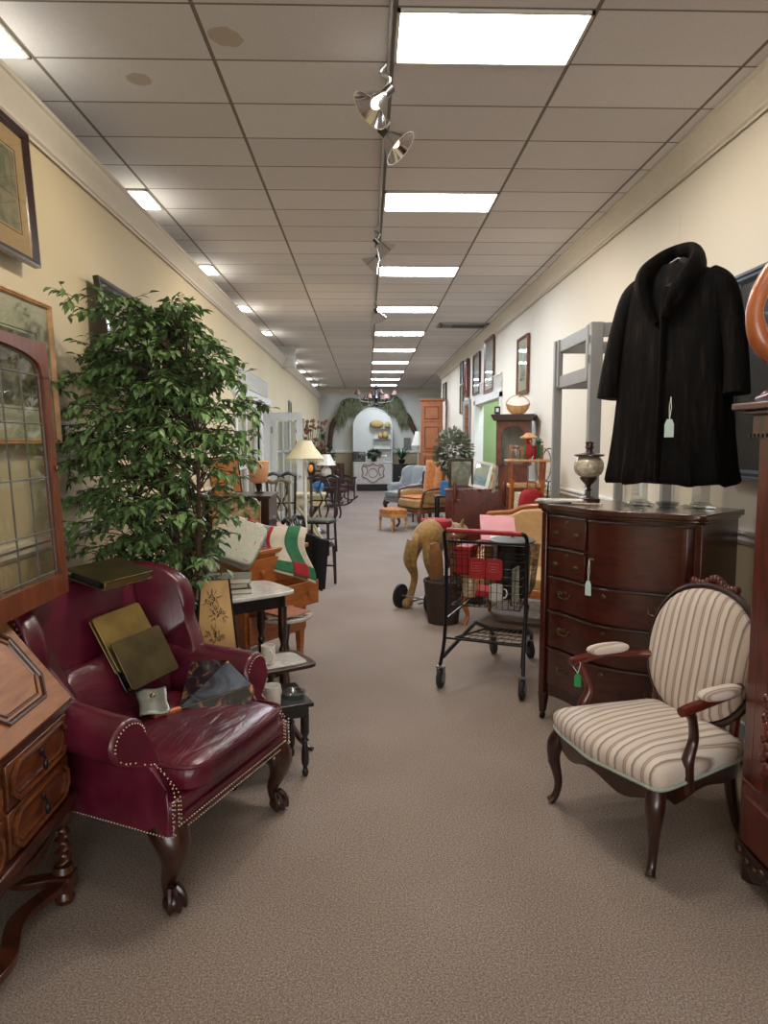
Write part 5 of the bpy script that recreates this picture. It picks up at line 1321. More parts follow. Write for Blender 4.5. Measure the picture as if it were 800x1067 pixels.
for s in (-1, 1): MB().tube([(s*.035, 0, .16), (s*.07, -.03, .10)], [.014, .01], 8).build('arm', 'peachfab', t)

# wooden high chair with parrots, red bag and snowshoes
t = T('high_chair', 'light wooden high chair with tray beside the clock', 'high chair', (1.58, 6.95, 0), -10)
for (x, y, x2, y2, zt_) in ((-.14, -.16, -.19, -.22, 1.18), (.14, -.16, .19, -.22, 1.18), (-.14, .14, -.18, .22, 1.12), (.14, .14, .18, .22, 1.12)):
    MB().tube([(x2, y2, 0), (x, y, zt_)], [.018, .020], 8).build('leg', 'maple', t)
MB().slab(oval(0, 0, .19, .18, 32, .4), 1.10, 1.135).build('seat', 'lightwood', t, bevel=.006)
MB().slab(oval(0, -.10, .22, .14, 32, .4), 1.355, 1.375).build('tray', 'lightwood', t, bevel=.004)
for s in (-1, 1): MB().tube([(s*.16, -.10, 1.13), (s*.17, -.12, 1.36)], .014, 8).tube([(s*.17, -.12, 1.345), (s*.16, .16, 1.345)], .014, 8).build('arm', 'maple', t)
for s in (-1, 1): MB().box2((s*.15-.02, .13, 1.13), (s*.15+.02, .16, 1.52)).build('back_post', 'maple', t, bevel=.003)
MB().box2((-.16, .135, 1.42), (.16, .155, 1.50)).build('back_rail', 'maple', t)
MB().tube([(-.19, -.2, .35), (.19, -.2, .35)], .010, 6).tube([(-.18, -.2, .6), (-.18, .2, .6)], .010, 6).tube([(.18, -.2, .6), (.18, .2, .6)], .010, 6).build('stretcher', 'maple', t)
def parrot(loc, rz, col, col2, label):
    t = T('toy_parrot', label, 'parrot figure', loc, rz)
    MB().sq((0, 0, .085), (.038, .042, .075), 1, 1, 10, 14).build('body', col, t)
    MB().sq((0, -.01, .175), (.03, .034, .03), 1, 1, 8, 12).build('head', col, t)
    MB().tube([(0, -.04, .18), (0, -.062, .168), (0, -.06, .15)], [.012, .009, .002], 8).build('beak', 'lightwood', t)
    MB().box((0, .05, .03), (.03, .01, .12), rotm(25, 0, 0)).build('tail', col2, t)
    for s in (-1, 1): MB().sq((s*.036, .008, .085), (.010, .032, .06), 1, 1, 8, 10).build('wing', col2, t)
parrot((1.57, 6.82, 1.376), 0, 'redcloth', 'green', 'red toy parrot standing on the high chair tray')
parrot((1.68, 6.90, 1.376), 30, 'green', 'redcloth', 'green toy parrot right of the red one on the high chair')
t = T('straw_hat_ornament', 'small tan mushroom shaped straw hat above the red parrot', 'hat', (1.57, 6.83, 1.575))
MB().lathe([(.03, 0), (.085, .008), (.08, .02), (.05, .035), (.03, .055), (.001, .06)], 20).build('brim', 'lightwood', t); MB().tube([(.045*math.cos(i*PI/10), .045*math.sin(i*PI/10), .03) for i in range(20)], .005, 5, closed=True).build('band', 'redcloth', t)
t = T('glass_jar', 'clear glass jar left of the red parrot on the tray', 'jar', (1.45, 6.85, 1.376))
MB().lathe([(.001, .002), (.045, 0), (.05, .02), (.05, .09), (.035, .11), (.04, .12), (.036, .12), (.03, .108), (.045, .088), (.045, .02), (.001, .006)], 20).build('jar_body', 'crystal', t); MB().lathe([(.001, .12), (.042, .12), (.042, .135), (.001, .14)], 16).build('lid', 'steel', t)
t = T('red_bag', 'crimson cloth bag sitting under the high chair seat', 'bag', (1.57, 6.68, .86), 10)
MB().sq((0, 0, .12), (.12, .06, .12), .6, .6, 12, 20, fn=lambda q: Vector((q.x*(1.2-.35*(q.z/.24)), q.y, q.z))).build('bag_body', 'redcloth', t)
MB().tube([(-.05, 0, .22), (-.04, 0, .30), (.04, 0, .30), (.05, 0, .22)], .006, 6).build('handle', 'redcloth', t)
t = T('dark_stool_bench', 'dark slatted bench under the red bag and in front of the high chair', 'bench', (1.60, 6.60, 0), -10)
MB().box2((-.24, -.13, .83), (.26, .06, .855)).build('seat', 'cherry', t, bevel=.004)
for x in (-.22, .24):
    for y in (-.11, .04): MB().tube([(x, y, .83), (x, y, 0)], .016, 6).build('leg', 'cherry', t)
m = MB()
for i in range(7): m.tube([(-.19+i*.065, -.11, .62), (-.19+i*.065, -.11, .83)], .008, 6)
m.tube([(-.22, -.11, .62), (.24, -.11, .62)], .010, 6).build('spindles', 'cherry', t)
t.name = 'slatted_bench'
t = T('snowshoe', 'dark curved racket shapes hanging at the right of the high chair', 'snowshoe', (1.80, 7.15, 1.12), -20)
for dx in (0, .05):
    MB().tube([(dx+.075*math.cos(2*PI*i/24), dx*.5, .19+.17*math.sin(2*PI*i/24)) for i in range(24)], .007, 6, closed=True).tube([(dx, dx*.5, .02), (dx-.01, dx*.5, -.15)], .008, 6).build('hoop', 'darkleg' if dx else 'steel', t)
m = MB()
for i in range(-3, 4): m.tube([(i*.02, 0, .05), (i*.02, 0, .33)], .0015, 4)
for i in range(6): m.tube([(-.06, 0, .08+i*.045), (.06, 0, .08+i*.045)], .0015, 4)
m.build('netting', 'paper', t)
t = T('pale_cabinet', 'pale low cabinet behind the high chair against the right wall', 'cabinet', (1.74, 7.45, 0), -90)
MB().box2((-.25, -.12, 0), (.25, .15, 1.0)).build('body', 'cream', t, bevel=.006); MB().box2((-.22, -.13, .1), (.22, -.12, .9)).build('door', 'cream', t, bevel=.004)

# plant table, blue book, orange box
t = T('black_side_table', 'black side table holding a blue book and orange box', 'side table', (1.28, 10.1, 0), 0)
MB().box2((-.30, -.2, .76), (.34, .2, .79)).build('tabletop', 'black', t, bevel=.004)
for x in (-.27, .31):
    for y in (-.17, .17): MB().tube([(x, y, .76), (x, y, 0)], [.028, .018], 4, rot=PI/4).build('leg', 'black', t)
MB().box2((-.28, -.18, .2), (.32, .18, .22)).build('lower_shelf', 'black', t)
cols = ['6a2a22', 'a8a090', '2c3a48', '7a6a4a', '8a3028', 'c0b8a8', '3a4a38', '9a8a6a', '5a2a30', '3c2c24']
for i, (c, nm) in enumerate(zip(cols, ['dark red', 'pale grey', 'navy blue', 'olive tan', 'bright red', 'off white', 'dark green', 'sandy', 'plum', 'dark brown'])):
    w_ = .028+.008*(i % 3)
    b = T('book', nm+' book in the row standing under the black side table', 'book', (1.04+i*.052, 9.98, .2205), 0, 'books under the black side table')
    MB().box2((-w_/2, -.08, 0), (w_/2, .08, .26+.03*(i % 4))).build('cover', plain(nm.replace(' ', '_')+'_book_cover', c, .6, bs=0), b, bevel=.002)
t = T('blue_carton', 'bright blue upright carton with white label on the black table', 'carton', (1.12, 10.0, .7905))
MB().box2((-.075, -.05, 0), (.075, .05, .20)).build('box', 'blue', t, bevel=.003); MB().box2((.02, -.052, .02), (.07, -.05, .10)).build('label_card', 'bright', t)
t = T('orange_box', 'orange wooden box right of the blue carton on the black table', 'box', (1.37, 10.0, .7905), -8)
MB().box2((-.13, -.08, 0), (.13, .08, .14)).build('box', 'maple', t, bevel=.004); MB().box2((-.135, -.085, .14), (.135, .085, .19)).build('lid', 'maple', t, bevel=.004)
def bushy(name, label, loc, rx, rz_, z0, n, ls, mat, cat='plant', potmat='darkleg', stem=None, seed=1, droop=.3):
    t = T(name, label, cat, loc); rn = random.Random(seed)
    MB().lathe([(rx*.30, 0), (rx*.42, z0*.5 if z0 < .3 else .16), (rx*.45, min(z0, .18)), (.001, min(z0, .17))], 16).build('pot', potmat, t)
    if stem: MB().tube([(0, 0, .1), (0, 0, z0+rz_)], stem, 8).build('stem', 'bark', t)
    m = MB()
    for i in range(n):
        d = Vector((rn.gauss(0, 1), rn.gauss(0, 1), rn.gauss(0, 1))).normalized(); k = rn.uniform(.5, 1)
        p = Vector((d.x*rx*k, d.y*rx*k, z0+rz_+d.z*rz_*k))
        e = (d+Vector((rn.uniform(-.6, .6), rn.uniform(-.6, .6), -droop))).normalized(); s_ = e.cross(Vector((rn.uniform(-1, 1), .3, 1))).normalized()*ls*.3
        m.add([p, p+e*ls*.5+s_, p+e*ls, p+e*ls*.5-s_], [(0, 1, 2, 3)])
    m.build('foliage', mat, t, angle=180); return t
bushy('variegated_tree', 'grey green variegated tree plant above the orange armchair', (1.32, 10.75, 0), .27, .36, 1.02, 1500, .085, 'leaf2', potmat='midwood', stem=.015, seed=2)
# ---- orange throw armchair, grey blue wing chair, stools
def bergere(name, label, loc, rz, fab, woodm, cat='armchair'):
    t = T(name, label, cat, loc, rz)
    MB().slab(oval(0, 0, .34, .32, 36, .4), .28, .34).build('seat_rail', woodm, t, bevel=.006)
    MB().sq((0, -.01, .42), (.32, .31, .09), .5, .35, 10, 32).build('seat', fab, t)
    def q_(x, y, z): return (x, .25+y+.2*(z-.4), z)
    pr = spline([(-.29, .40, 0), (-.31, .9, 0), (-.22, 1.06, 0), (0, 1.10, 0), (.22, 1.06, 0), (.31, .9, 0), (.29, .40, 0)], 5); pr = [(p.x, p.y) for p in pr]
    MB().rings([[q_(x*k, y, .74+(z-.74)*k) for x, z in pr] for y, k in ((-.07, .85), (-.04, .97), (.02, 1), (.05, .95))]).build('backrest', fab, t)
    MB().tube([q_(x*1.02, 0, z+.01) for x, z in pr], .018, 8).build('back_frame', woodm, t)
    for s in (-1, 1):
        MB().sq((s*.31, .03, .52), (.035, .26, .10), .5, .5, 8, 20).build('arm_panel', fab, t)
        MB().tube(spline([(s*.31, .26, .68), (s*.34, .05, .66), (s*.35, -.20, .63), (s*.335, -.24, .52), (s*.31, -.26, .34)], 5), .02, 8).build('arm', woodm, t)
        MB().tube(spline([(s*.28, -.26, .30), (s*.31, -.29, .2), (s*.29, -.26, .08), (s*.31, -.31, 0)], 4), splr([.04, .034, .018, .024], 4), 8).build('leg', woodm, t)
        MB().tube([(s*.26, .26, .30), (s*.27, .33, 0)], [.028, .018], 6).build('leg', woodm, t)
    return t
t = bergere('upholstered_armchair', 'gold upholstered armchair with carved frame and orange throw on the back', (1.02, 12.6, 0), -62, 'tanfab', 'midwood'); t.scale = (1.2, 1.15, 1.1)
MB().grid(lambda u, v: (lerp(-.24, .22, u), .16+.07*(v > .0)*v-.05*math.sin(u*9)*.3, lerp(.52, 1.10, v)), 12, 12).build('throw', 'orangefab', t, solid=.04, angle=80)
MB().sq((0, -.03, .515), (.26, .26, .02), .5, .35, 8, 24).build('seat_throw', 'orangefab', t)
t = T('footstool', 'small carved footstool with light turned leg in front of the gold armchair', 'footstool', (.46, 12.25, 0), -60)
MB().sq((0, 0, .33), (.24, .18, .07), .5, .4, 8, 24).build('cushion', 'orangefab', t); MB().slab(oval(0, 0, .24, .18, 28, .4), .24, .30).build('rail', 'lightwood', t)
for x in (-.2, .2):
    for y in (-.14, .14): turned(x, y, 0, .26, .024, 'lightwood', t, 8)
wing_chair('wing_chair', 'grey blue upholstered wing chair far down the right side of the aisle', (.88, 14.9, 0), -58, 'bluefab', 'darkleg', nails=False, lumbar=False)
t = T('carved_side_chair', 'small dark open side chair between the blue wing chair and gold armchair', 'chair', (1.00, 13.75, 0), -70)
MB().slab(oval(0, 0, .2, .2, 24, .4), .42, .46).build('seat', 'darkleg', t)
for x in (-.17, .17):
    MB().tube([(x, -.17, .42), (x, -.18, 0)], .018, 6).build('leg', 'darkleg', t); MB().tube([(x, .19, .95), (x, .17, .42), (x, .21, 0)], .018, 6).build('leg', 'darkleg', t)
MB().tube([(-.17, .19, .94), (0, .2, .97), (.17, .19, .94)], .022, 6).tube([(-.17, .18, .7), (.17, .18, .7)], .014, 6).build('back_rail', 'darkleg', t)
# armoire
t = T('pine_armoire', 'tall narrow orange pine armoire with panelled door on the right', 'armoire', (1.55, 17.0, 0), -5)
MB().box2((-.25, -.25, .08), (.27, .25, 2.50)).build('body', 'pine', t, bevel=.006); MB().box2((-.28, -.29, 2.50), (.30, .27, 2.56)).build('cornice', 'pine', t, bevel=.01); MB().box2((-.27, -.27, 0), (.29, .26, .1)).build('plinth', 'pine', t)
for z0, z1 in ((.2, 1.25), (1.32, 1.95), (2.02, 2.42)):
    d = MB().box2((-.20, -.27, z0), (.22, -.25, z1)).build('door_panel', 'pine', t, bevel=.004)
    MB().tube([(-.15, -.272, z0+.06), (.17, -.272, z0+.06), (.17, -.272, z1-.06), (-.15, -.272, z1-.06)], .014, 6, closed=True).build('moulding', 'midwood', d)
t = T('standing_lamp', 'pale shaded lamp at the left side of the pine armoire', 'lamp', (1.28, 17.6, 0))
MB().lathe([(.12, 0), (.12, .03), (.02, .05), (.015, 1.45), (.02, 1.5)], 12).build('pole', 'cream', t); MB().lathe([(.17, 1.45), (.07, 1.80)], 20).build('shade', 'bright', t)
# right wall pictures
picture('framed_print', 'pale matted print in reddish wood frame, nearest of the small right wall pictures', (WR-.01, 8.62, 2.47), -90, .58, .68, .035, 'redoak', art('grey_portrait', ['6f6a60', '908a7c', '55504a'], 6, 6), .12, 'paper')
picture('framed_painting', 'blue green landscape painting in gold brown frame, largest over the green room doorway', (WR-.01, 11.0, 2.72), -90, .80, .84, .06, 'midwood', 'sky')
picture('framed_painting', 'lilac toned painting in dark frame left of the blue green landscape', (WR-.01, 12.25, 2.70), -90, .72, .70, .05, 'darkleg', art('lilac_landscape', ['8f8a98', 'b0a8b0', '6a6a70'], 4, 5))
picture('framed_plaque', 'narrow red brown wooden plaque left of the lilac painting', (WR-.01, 13.3, 2.72), -90, .34, .70, .10, 'cherry', 'cherry', glass=False, depth=.06)
picture('framed_print', 'thin framed pale print left of the red brown plaque, upper one', (WR-.01, 14.1, 2.90), -90, .40, .42, .02, 'darkleg', 'sky')
picture('framed_print', 'thin framed pale print below the other one left of the plaque', (WR-.01, 14.1, 2.38), -90, .44, .56, .02, 'darkleg', 'paper')
picture('framed_print', 'small dark framed print at the far end of the right wall above the armoire', (WR-.01, 17.2, 2.75), -90, .6, .40, .03, 'darkleg', 'paper')
picture('wall_mirror', 'tall greenish grey framed mirror on the right wall by the doorway', (WR-.01, 13.4, 1.75), -90, .85, 1.15, .09, 'greypaint', 'mirror', cat='mirror', glass=False)
t = T('cluttered_dresser', 'dark dresser with small white things on top behind the plant', 'dresser', (1.66, 11.9, 0), -90)
MB().box2((-.4, -.2, .05), (.4, .25, 1.0)).build('body', 'cherry', t, bevel=.006)
for z in (.1, .4, .7): MB().box2((-.37, -.215, z), (.37, -.2, z+.26)).build('drawer', 'cherry', t, bevel=.004)
t = T('black_hat', 'black brimmed hat lying on the cluttered dresser', 'hat', (1.55, 11.75, 1.001)); MB().lathe([(.14, 0), (.14, .01), (.08, .02), (.075, .1), (.001, .11)], 20).build('felt', 'darkcloth', t)
t = T('white_towels', 'white folded linens on the cluttered dresser beside the black hat', 'linen', (1.66, 11.55, 1.001)); MB().sq((0, 0, .035), (.14, .1, .035), .4, .3, 8, 20).build('upper_fold', 'bright', t)

# ================================================================ LEFT MIDDLE GROUND
t = T('dark_cabinet', 'dark brown low cabinet behind the quilts carrying the peach lamp', 'cabinet', (-1.165, 6.85, 0), 0)
MB().box2((-.32, -.25, .06), (.25, .3, 1.02)).build('body', 'darkleg', t, bevel=.006); MB().box2((-.34, -.28, 1.02), (.27, .32, 1.045)).build('top', 'darkleg', t, bevel=.004)
for x in (-.29, .21): MB().box2((x, -.26, 0), (x+.05, -.2, .06)).build('foot', 'darkleg', t)
picture('framed_print', 'cream floral print leaning against the dark cabinet front', (-1.20, 6.52, .88), 0, .44, .24, .012, 'lightwood', art('floral_print', ['c4b89a', 'b8a888', 'a8744a', 'c8bc9c'], 10, 5), tilt=-6, glass=False)
t = T('orange_board_picture', 'orange brown framed board leaning beside the peach lamp', 'picture', (-1.36, 6.9, 1.046), 8)
t.rotation_euler = Euler((R(-10), R(-6), R(8)))
MB().box2((-.14, 0, 0), (.14, .02, .36)).build('board', plain('orange_board', 'b8763a', .6, 0, .08, ns=5), t); MB().tube([(-.14, 0, 0), (.14, 0, 0), (.14, 0, .36), (-.14, 0, .36)], .008, 6, closed=True).build('frame', 'darkleg', t)
t = T('peach_lamp', 'small table lamp with peach drum shade on the dark cabinet', 'table lamp', (-1.06, 6.95, 1.0455))
MB().lathe([(.05, 0), (.05, .01), (.015, .02), (.03, .05), (.035, .08), (.012, .11), (.01, .15)], 16).build('base', 'darkleg', t); MB().lathe([(.07, .10), (.085, .12), (.105, .31), (.10, .315), (.001, .315)], 24).build('shade', 'peach', t)
picture('framed_print', 'narrow wooden framed picture on the left wall behind the ficus', (WL+.02, 6.3, 1.82), 90, .60, .50, .04, 'midwood', 'engraving', .05, 'paper')
def sidechair(label, loc, rz, mat, kind='splat', h=1.0, cat='chair', seatm=None, name='side_chair'):
    t = T(name, label, cat, loc, rz)
    MB().slab(oval(0, 0, .22, .20, 28, .45), .43, .455).build('seat_frame', mat, t, bevel=.004)
    MB().sq((0, 0, .465), (.20, .18, .025), .5, .4, 8, 24).build('seat', seatm or mat, t)
    for x in (-.18, .18):
        MB().tube([(x, -.17, .43), (x*1.05, -.18, 0)], [.022, .016], 8).build('leg', mat, t)
        MB().tube(spline([(x*1.1, .24, h), (x*1.0, .19, .7), (x*.95, .17, .44), (x, .21, 0)], 4), .018, 8).build('leg', mat, t)
    MB().tube(spline([(-.22, .24, h-.02), (-.1, .25, h+.02), (0, .25, h-.01), (.1, .25, h+.02), (.22, .24, h-.02)], 4), .022, 8).build('crest_rail', mat, t)
    m = MB()
    if kind == 'splat':
        for s in (-1, 1): m.tube(spline([(s*.03, .18, .47), (s*.07, .2, .62), (s*.02, .21, .74), (s*.08, .23, .88), (s*.03, .245, h-.02)], 4), .013, 6)
        m.tube([(-.17, .2, .72), (.17, .2, .72)], .012, 6)
    else:
        for i in range(6): x = -.15+i*.06; m.tube([(x*.8, .17, .46), (x, .24, h-.01)], .007, 6)
    m.build('back_splat', mat, t)
    MB().tube([(-.18, -.17, .2), (-.18, .18, .2)], .010, 6).tube([(.18, -.17, .2), (.18, .18, .2)], .010, 6).tube([(-.18, 0, .2), (.18, 0, .2)], .010, 6).build('stretcher', mat, t)
    return t
sidechair('worn greyish spindle-back chair beside the dark cabinet', (-.98, 8.1, 0), 30, plain('weathered_wood', '6a6048', .7, var=.25), 'spindle', 1.08, name='spindle_chair')
sidechair('taller black carved chair with green seat in front of the French door', (-1.10, 9.35, 0), 15, 'black', 'splat', 1.10, seatm='sage')
sidechair('lower black carved chair with green seat by the cream table', (-.66, 9.75, 0), -15, 'black', 'splat', 1.05, seatm='sage')
sidechair('slender black chair standing at the aisle behind the draped quilt', (-.58, 7.5, 0), 70, 'black', 'spindle', .72, name='low_chair')
t = T('cream_table', 'cream painted side table with crossed legs on the left of the aisle', 'table', (-.84, 10.6, 0), 0)
MB().box2((-.24, -.22, .74), (.22, .22, .78)).build('tabletop', 'cream', t, bevel=.004); MB().box2((-.22, -.2, .60), (.20, .2, .74)).build('drawer_case', 'cream', t, bevel=.003)
MB().sq((0, -.21, .67), (.015, .015, .015), 1, 1, 6, 8).build('knob', 'black', t)
for y in (-.18, .18):
    MB().tube(spline([(-.20, y, .60), (-.02, y, .35), (.18, y, 0)], 4), .022, 8).build('leg', 'cream', t); MB().tube(spline([(.18, y, .60), (0, y, .35), (-.20, y, 0)], 4), .022, 8).build('leg', 'cream', t)
t = T('blue_glass_globe', 'bright blue glass globe on the cream table', 'globe', (-.72, 10.5, .7805)); MB().lathe([(.05, 0), (.05, .012), (.03, .02)], 14).build('stand', 'brass', t); MB().sq((0, 0, .10), (.085, .085, .085), 1, 1, 12, 20).build('globe', plain('blue_glass', '2f78b8', .1, .1, .4, ns=8, coat=.8), t)
# cloths on the table
t = T('pink_white_doilies', 'crumpled pink and white cloth on the spindle-back chair', 'cloth', (-.98, 8.05, .49)); MB().sq((0, 0, .06), (.16, .15, .07), .8, .7, 10, 22, fn=lambda q: Vector((q.x, q.y, q.z+.02*math.sin(q.x*40)*math.cos(q.y*35)))).build('folds', art('pink_white', ['c8bdb0', 'b88a84', 'd0c8bc'], 9, 3, .9, 0), t)
# floor lamp with fringed shade
t = T('fringed_lamp', 'cream fringed bell lampshade on a white pole beside the French door', 'floor lamp', (-.78, 8.95, 0))
MB().lathe([(.14, 0), (.14, .02), (.05, .04), (.022, .06), (.022, 1.30), (.015, 1.36)], 16).build('pole', 'bright', t)
M['shade'] = plain('cream_shade_fabric', 'ddd0a8', .8, 0, .03);  # plain cream fabric colour, no emission
MB().rings([[(r_*math.cos(2*PI*j/32)*(1+.02*(j % 2)), r_*math.sin(2*PI*j/32)*(1+.02*(j % 2)), z) for j in range(32)] for r_, z in ((.235, 1.34), (.19, 1.40), (.13, 1.47), (.085, 1.56), (.08, 1.56), (.12, 1.47), (.18, 1.40), (.225, 1.345))]).build('shade', 'shade', t)
m = MB()
for i in range(60): a = 2*PI*i/60; m.tube([(.235*math.cos(a), .235*math.sin(a), 1.34), (.238*math.cos(a), .238*math.sin(a), 1.295)], .004, 4)
m.build('fringe', 'shade', t)
def bulb(parent, loc, power, col, r=.02):
    l = bpy.data.lights.new('lamp_bulb', 'POINT'); l.energy = power; l.color = col; l.shadow_soft_size = r
    o = bpy.data.objects.new('lamp_bulb', l); C.objects.link(o); o.parent = parent; o.location = loc
bulb(t, (0, 0, 1.44), 8, (1, .72, .42))
t = T('side_table_dark', 'dark pedestal side table carrying lamps behind the cream table', 'side table', (-.86, 11.9, 0)); t.name = 'pedestal_table'
MB().slab(oval(0, 0, .34, .30, 32, .5), .93, .955).build('tabletop', 'darkleg', t, bevel=.003); MB().lathe([(.18, 0), (.16, .04), (.04, .1), (.03, .4), (.05, .6), (.03, .8), (.1, .93)], 16).build('pedestal', 'darkleg', t)
t = T('white_shade_lamp', 'table lamp with small white cone shade and pale base right of the fringed lamp', 'table lamp', (-.68, 11.85, .9555))
MB().lathe([(.06, 0), (.09, .05), (.085, .12), (.04, .17), (.015, .2), (.012, .24)], 18).build('base', 'bright', t); MB().lathe([(.17, .20), (.165, .205), (.07, .38), (.065, .38)], 24).build('shade', 'bright', t)
t = T('amber_lamp', 'small glowing amber glass lamp under the fringed lampshade', 'lamp', (-.93, 11.75, .9555))
MB().lathe([(.04, 0), (.04, .015), (.012, .03), (.012, .08)], 12).build('base', 'darkleg', t); MB().sq((0, 0, .15), (.04, .04, .06), 1, 1, 10, 14).build('amber_glass', emit('amber_glow', 'b87838', .35), t)
t = T('flower_arrangement', 'reddish brown dried flower arrangement behind the fringed lampshade', 'flowers', (-.95, 12.2, .9555))
rn = random.Random(8); m = MB(); m2 = MB()
MB().lathe([(.05, 0), (.08, .1), (.05, .2), (.06, .22), (.001, .2)], 14).build('vase', 'darkleg', t)
for i in range(70):
    p = Vector((rn.uniform(-.30, .28), rn.uniform(-.15, .15), rn.uniform(.35, .95))); m.tube([(0, 0, .2), tuple(p)], .003, 3); m2.sq(tuple(p), (rn.uniform(.02, .04),)*3, 1, 1, 4, 6)
m.build('stems', 'fern', t); m2.build('blossoms', art('dried_blossom', ['6a3028', '8a5a48', '4a3a30', 'b09080'], 14, 3, .9, 0), t)
# etagere, rocking chairs
t = T('dark_etagere', 'dark wooden whatnot shelf with scrolled sides left of the rocking chairs', 'shelf', (-.84, 14.3, 0), 20)
for z in (.25, .6, .95): MB().slab(oval(0, 0, .30, .18, 28, .6), z, z+.025).build('shelf', 'darkleg', t)
for x in (-.26, .26):
    for y in (-.12, .12): MB().tube(spline([(x, y, 0), (x*1.1, y, .12), (x*.9, y, .4), (x*1.05, y, .75), (x, y, 1.1)], 4), .02, 8).build('post', 'darkleg', t)
t = T('white_blossom', 'white artificial blossom on the dark whatnot shelf', 'flower', (-.72, 14.2, .976)); MB().lathe([(.04, 0), (.05, .06), (.03, .12)], 12).build('vase', 'darkleg', t)
m = MB()
for i in range(8): a = i*.785; m.sq((.06*math.cos(a), .06*math.sin(a), .17), (.045, .045, .02), 1, 1, 5, 8)
m.build('petals', 'bright', t)
def rocker(label, loc, rz):
    t = T('rocking_chair', label, 'rocking chair', loc, rz)
    for s in (-1, 1):
        MB().tube([(s*.24, .5*math.sin(a), .035+.55-.55*math.cos(a)) for a in [R(-38+76*i/10) for i in range(11)]], .02, 6).build('rocker', 'darkleg', t)
        MB().tube([(s*.22, -.2, .06), (s*.24, -.2, .62)], .02, 6).build('leg', 'darkleg', t); MB().tube([(s*.22, .2, .06), (s*.22, .26, .85)], .02, 6).build('leg', 'darkleg', t)
        MB().tube([(s*.25, -.24, .62), (s*.25, 0, .64), (s*.23, .25, .66)], .024, 6).build('arm', 'darkleg', t)
    MB().sq((0, 0, .40), (.23, .22, .06), .5, .4, 8, 24).build('seat', plain('plum_velvet', '3c2226', .9), t)
    MB().sq((0, 0, 0), (.21, .04, .20), .6, .5, 10, 24, fn=lambda q: Vector((q.x, q.y+.26+.15*q.z, q.z+.66))).build('back_pad', bpy.data.materials['plum_velvet'], t)
    MB().tube([(-.23, .27, .84), (0, .29, .89), (.23, .27, .84)], .022, 6).build('crest_rail', 'darkleg', t)
rocker('dark rocking chair with plum seat, nearer one on the left', (-.72, 16.6, 0), 65)
rocker('dark rocking chair with plum seat, farther one against the far corner', (-.62, 18.2, 0), 40)
t = T('slatted_chest', 'upright dark slatted chest against the far wall left of the white sideboard', 'trunk', (-.92, 22.2, 0)); MB().box2((-.22, -.2, 0), (.22, .2, .88)).build('body', 'midwood', t, bevel=.01)
for x in (-.18, -.06, .06, .18): MB().box2((x-.02, -.22, .05), (x+.02, -.2, .88)).build('batten', 'darkleg', t)
t = T('wall_niche_mirror', 'narrow dark framed mirror on the left wall beyond the French door', 'mirror', (WL+.015, 14.1, 2.0), 90); t.name = 'narrow_mirror'
MB().box2((-.16, -.02, -.35), (.16, 0, .35)).build('frame', 'pewter', t, bevel=.004); MB().box2((-.12, -.024, -.31), (.12, -.02, .31)).build('glass', 'mirror', t)
bushy('floor_plant', 'dark green bushy plant at the far left corner beside the slatted chest', (-1.15, 19.5, 0), .26, .28, .85, 300, .12, 'fern', stem=.012, seed=6)

# ================================================================ FAR WALL
FY_ = 22.0
t = T('white_sideboard', 'white painted sideboard with ornate rose coloured scroll medallion at the far end', 'sideboard', (.195, 22.35, 0))
MB().box2((-.60, -.28, .22), (.60, .25, .88)).build('body', 'white', t, bevel=.008); MB().box2((-.62, -.30, .88), (.62, .27, .915)).build('top', 'white', t, bevel=.006)
for x in (-.57, .53):
    for y in (-.26, .2): MB().box2((x, y, 0), (x+.05, y+.05, .22)).build('leg', 'white', t)
MB().box2((-.53, -.22, .02), (.53, .2, .22)).build('dark_base', 'black', t)
for x0 in (-.58, .33):
    for z in (.26, .47, .68): d = MB().box2((x0, -.292, z), (x0+.25, -.28, z+.18)).build('drawer', 'white', t, bevel=.004); MB().sq((x0+.125, -.3, z+.09), (.014, .014, .014), 1, 1, 6, 8).build('knob', 'steel', d)
m = MB(); cx, cz = 0, .57
m.tube([(.14*math.cos(2*PI*i/30), -.292, cz+.14*math.sin(2*PI*i/30)) for i in range(30)], .012, 6, closed=True)
sc2 = spline([(0, .87, 0), (.12, .80, 0), (.27, .83, 0), (.35, .72, 0), (.31, .58, 0), (.34, .46, 0), (.20, .40, 0), (.10, .32, 0), (0, .27, 0), (-.10, .32, 0), (-.20, .40, 0), (-.34, .46, 0), (-.31, .58, 0), (-.35, .72, 0), (-.27, .83, 0), (-.12, .80, 0), (0, .87, 0)], 4)
m.tube([(p.x, -.296, p.y) for p in sc2], .018, 6)
for s in (-1, 1): m.tube(spline([(s*.30, -.29, .78), (s*.18, -.295, .72), (s*.2, -.295, .55), (s*.26, -.295, .5)], 4), .016, 6)
m.build('medallion', plain('dusty_rose', '8d6f66', .7, 0, .1), t)
M['archwhite'] = plain('arch_white', 'c9cdc6', .5, 0, .02, bs=0)
t = T('arched_screen', 'tall white arched panel with glass shelves standing behind the white sideboard', 'arched panel', (.195, 22.85, 0))
ar = [(-.62, 0), (-.62, 2.0)]+[(-.62*math.cos(PI*i/24), 2.0+.60*math.sin(PI*i/24)) for i in range(1, 24)]+[(.62, 2.0), (.62, 0)]
MB().prism(ar, -.03, .03).build('panel', 'archwhite', t); MB().tube([(x, -.03, z) for x, z in ar], .02, 6).build('edge', 'white', t)
for z in (1.30, 1.62, 1.95): MB().box2((.02, -.16, z), (.58, -.03, z+.012)).build('shelf', 'steel', t)
for x in (.03, .57): MB().box2((x-.006, -.16, 1.25), (x+.006, -.15, 2.0)).build('upright', 'steel', t)
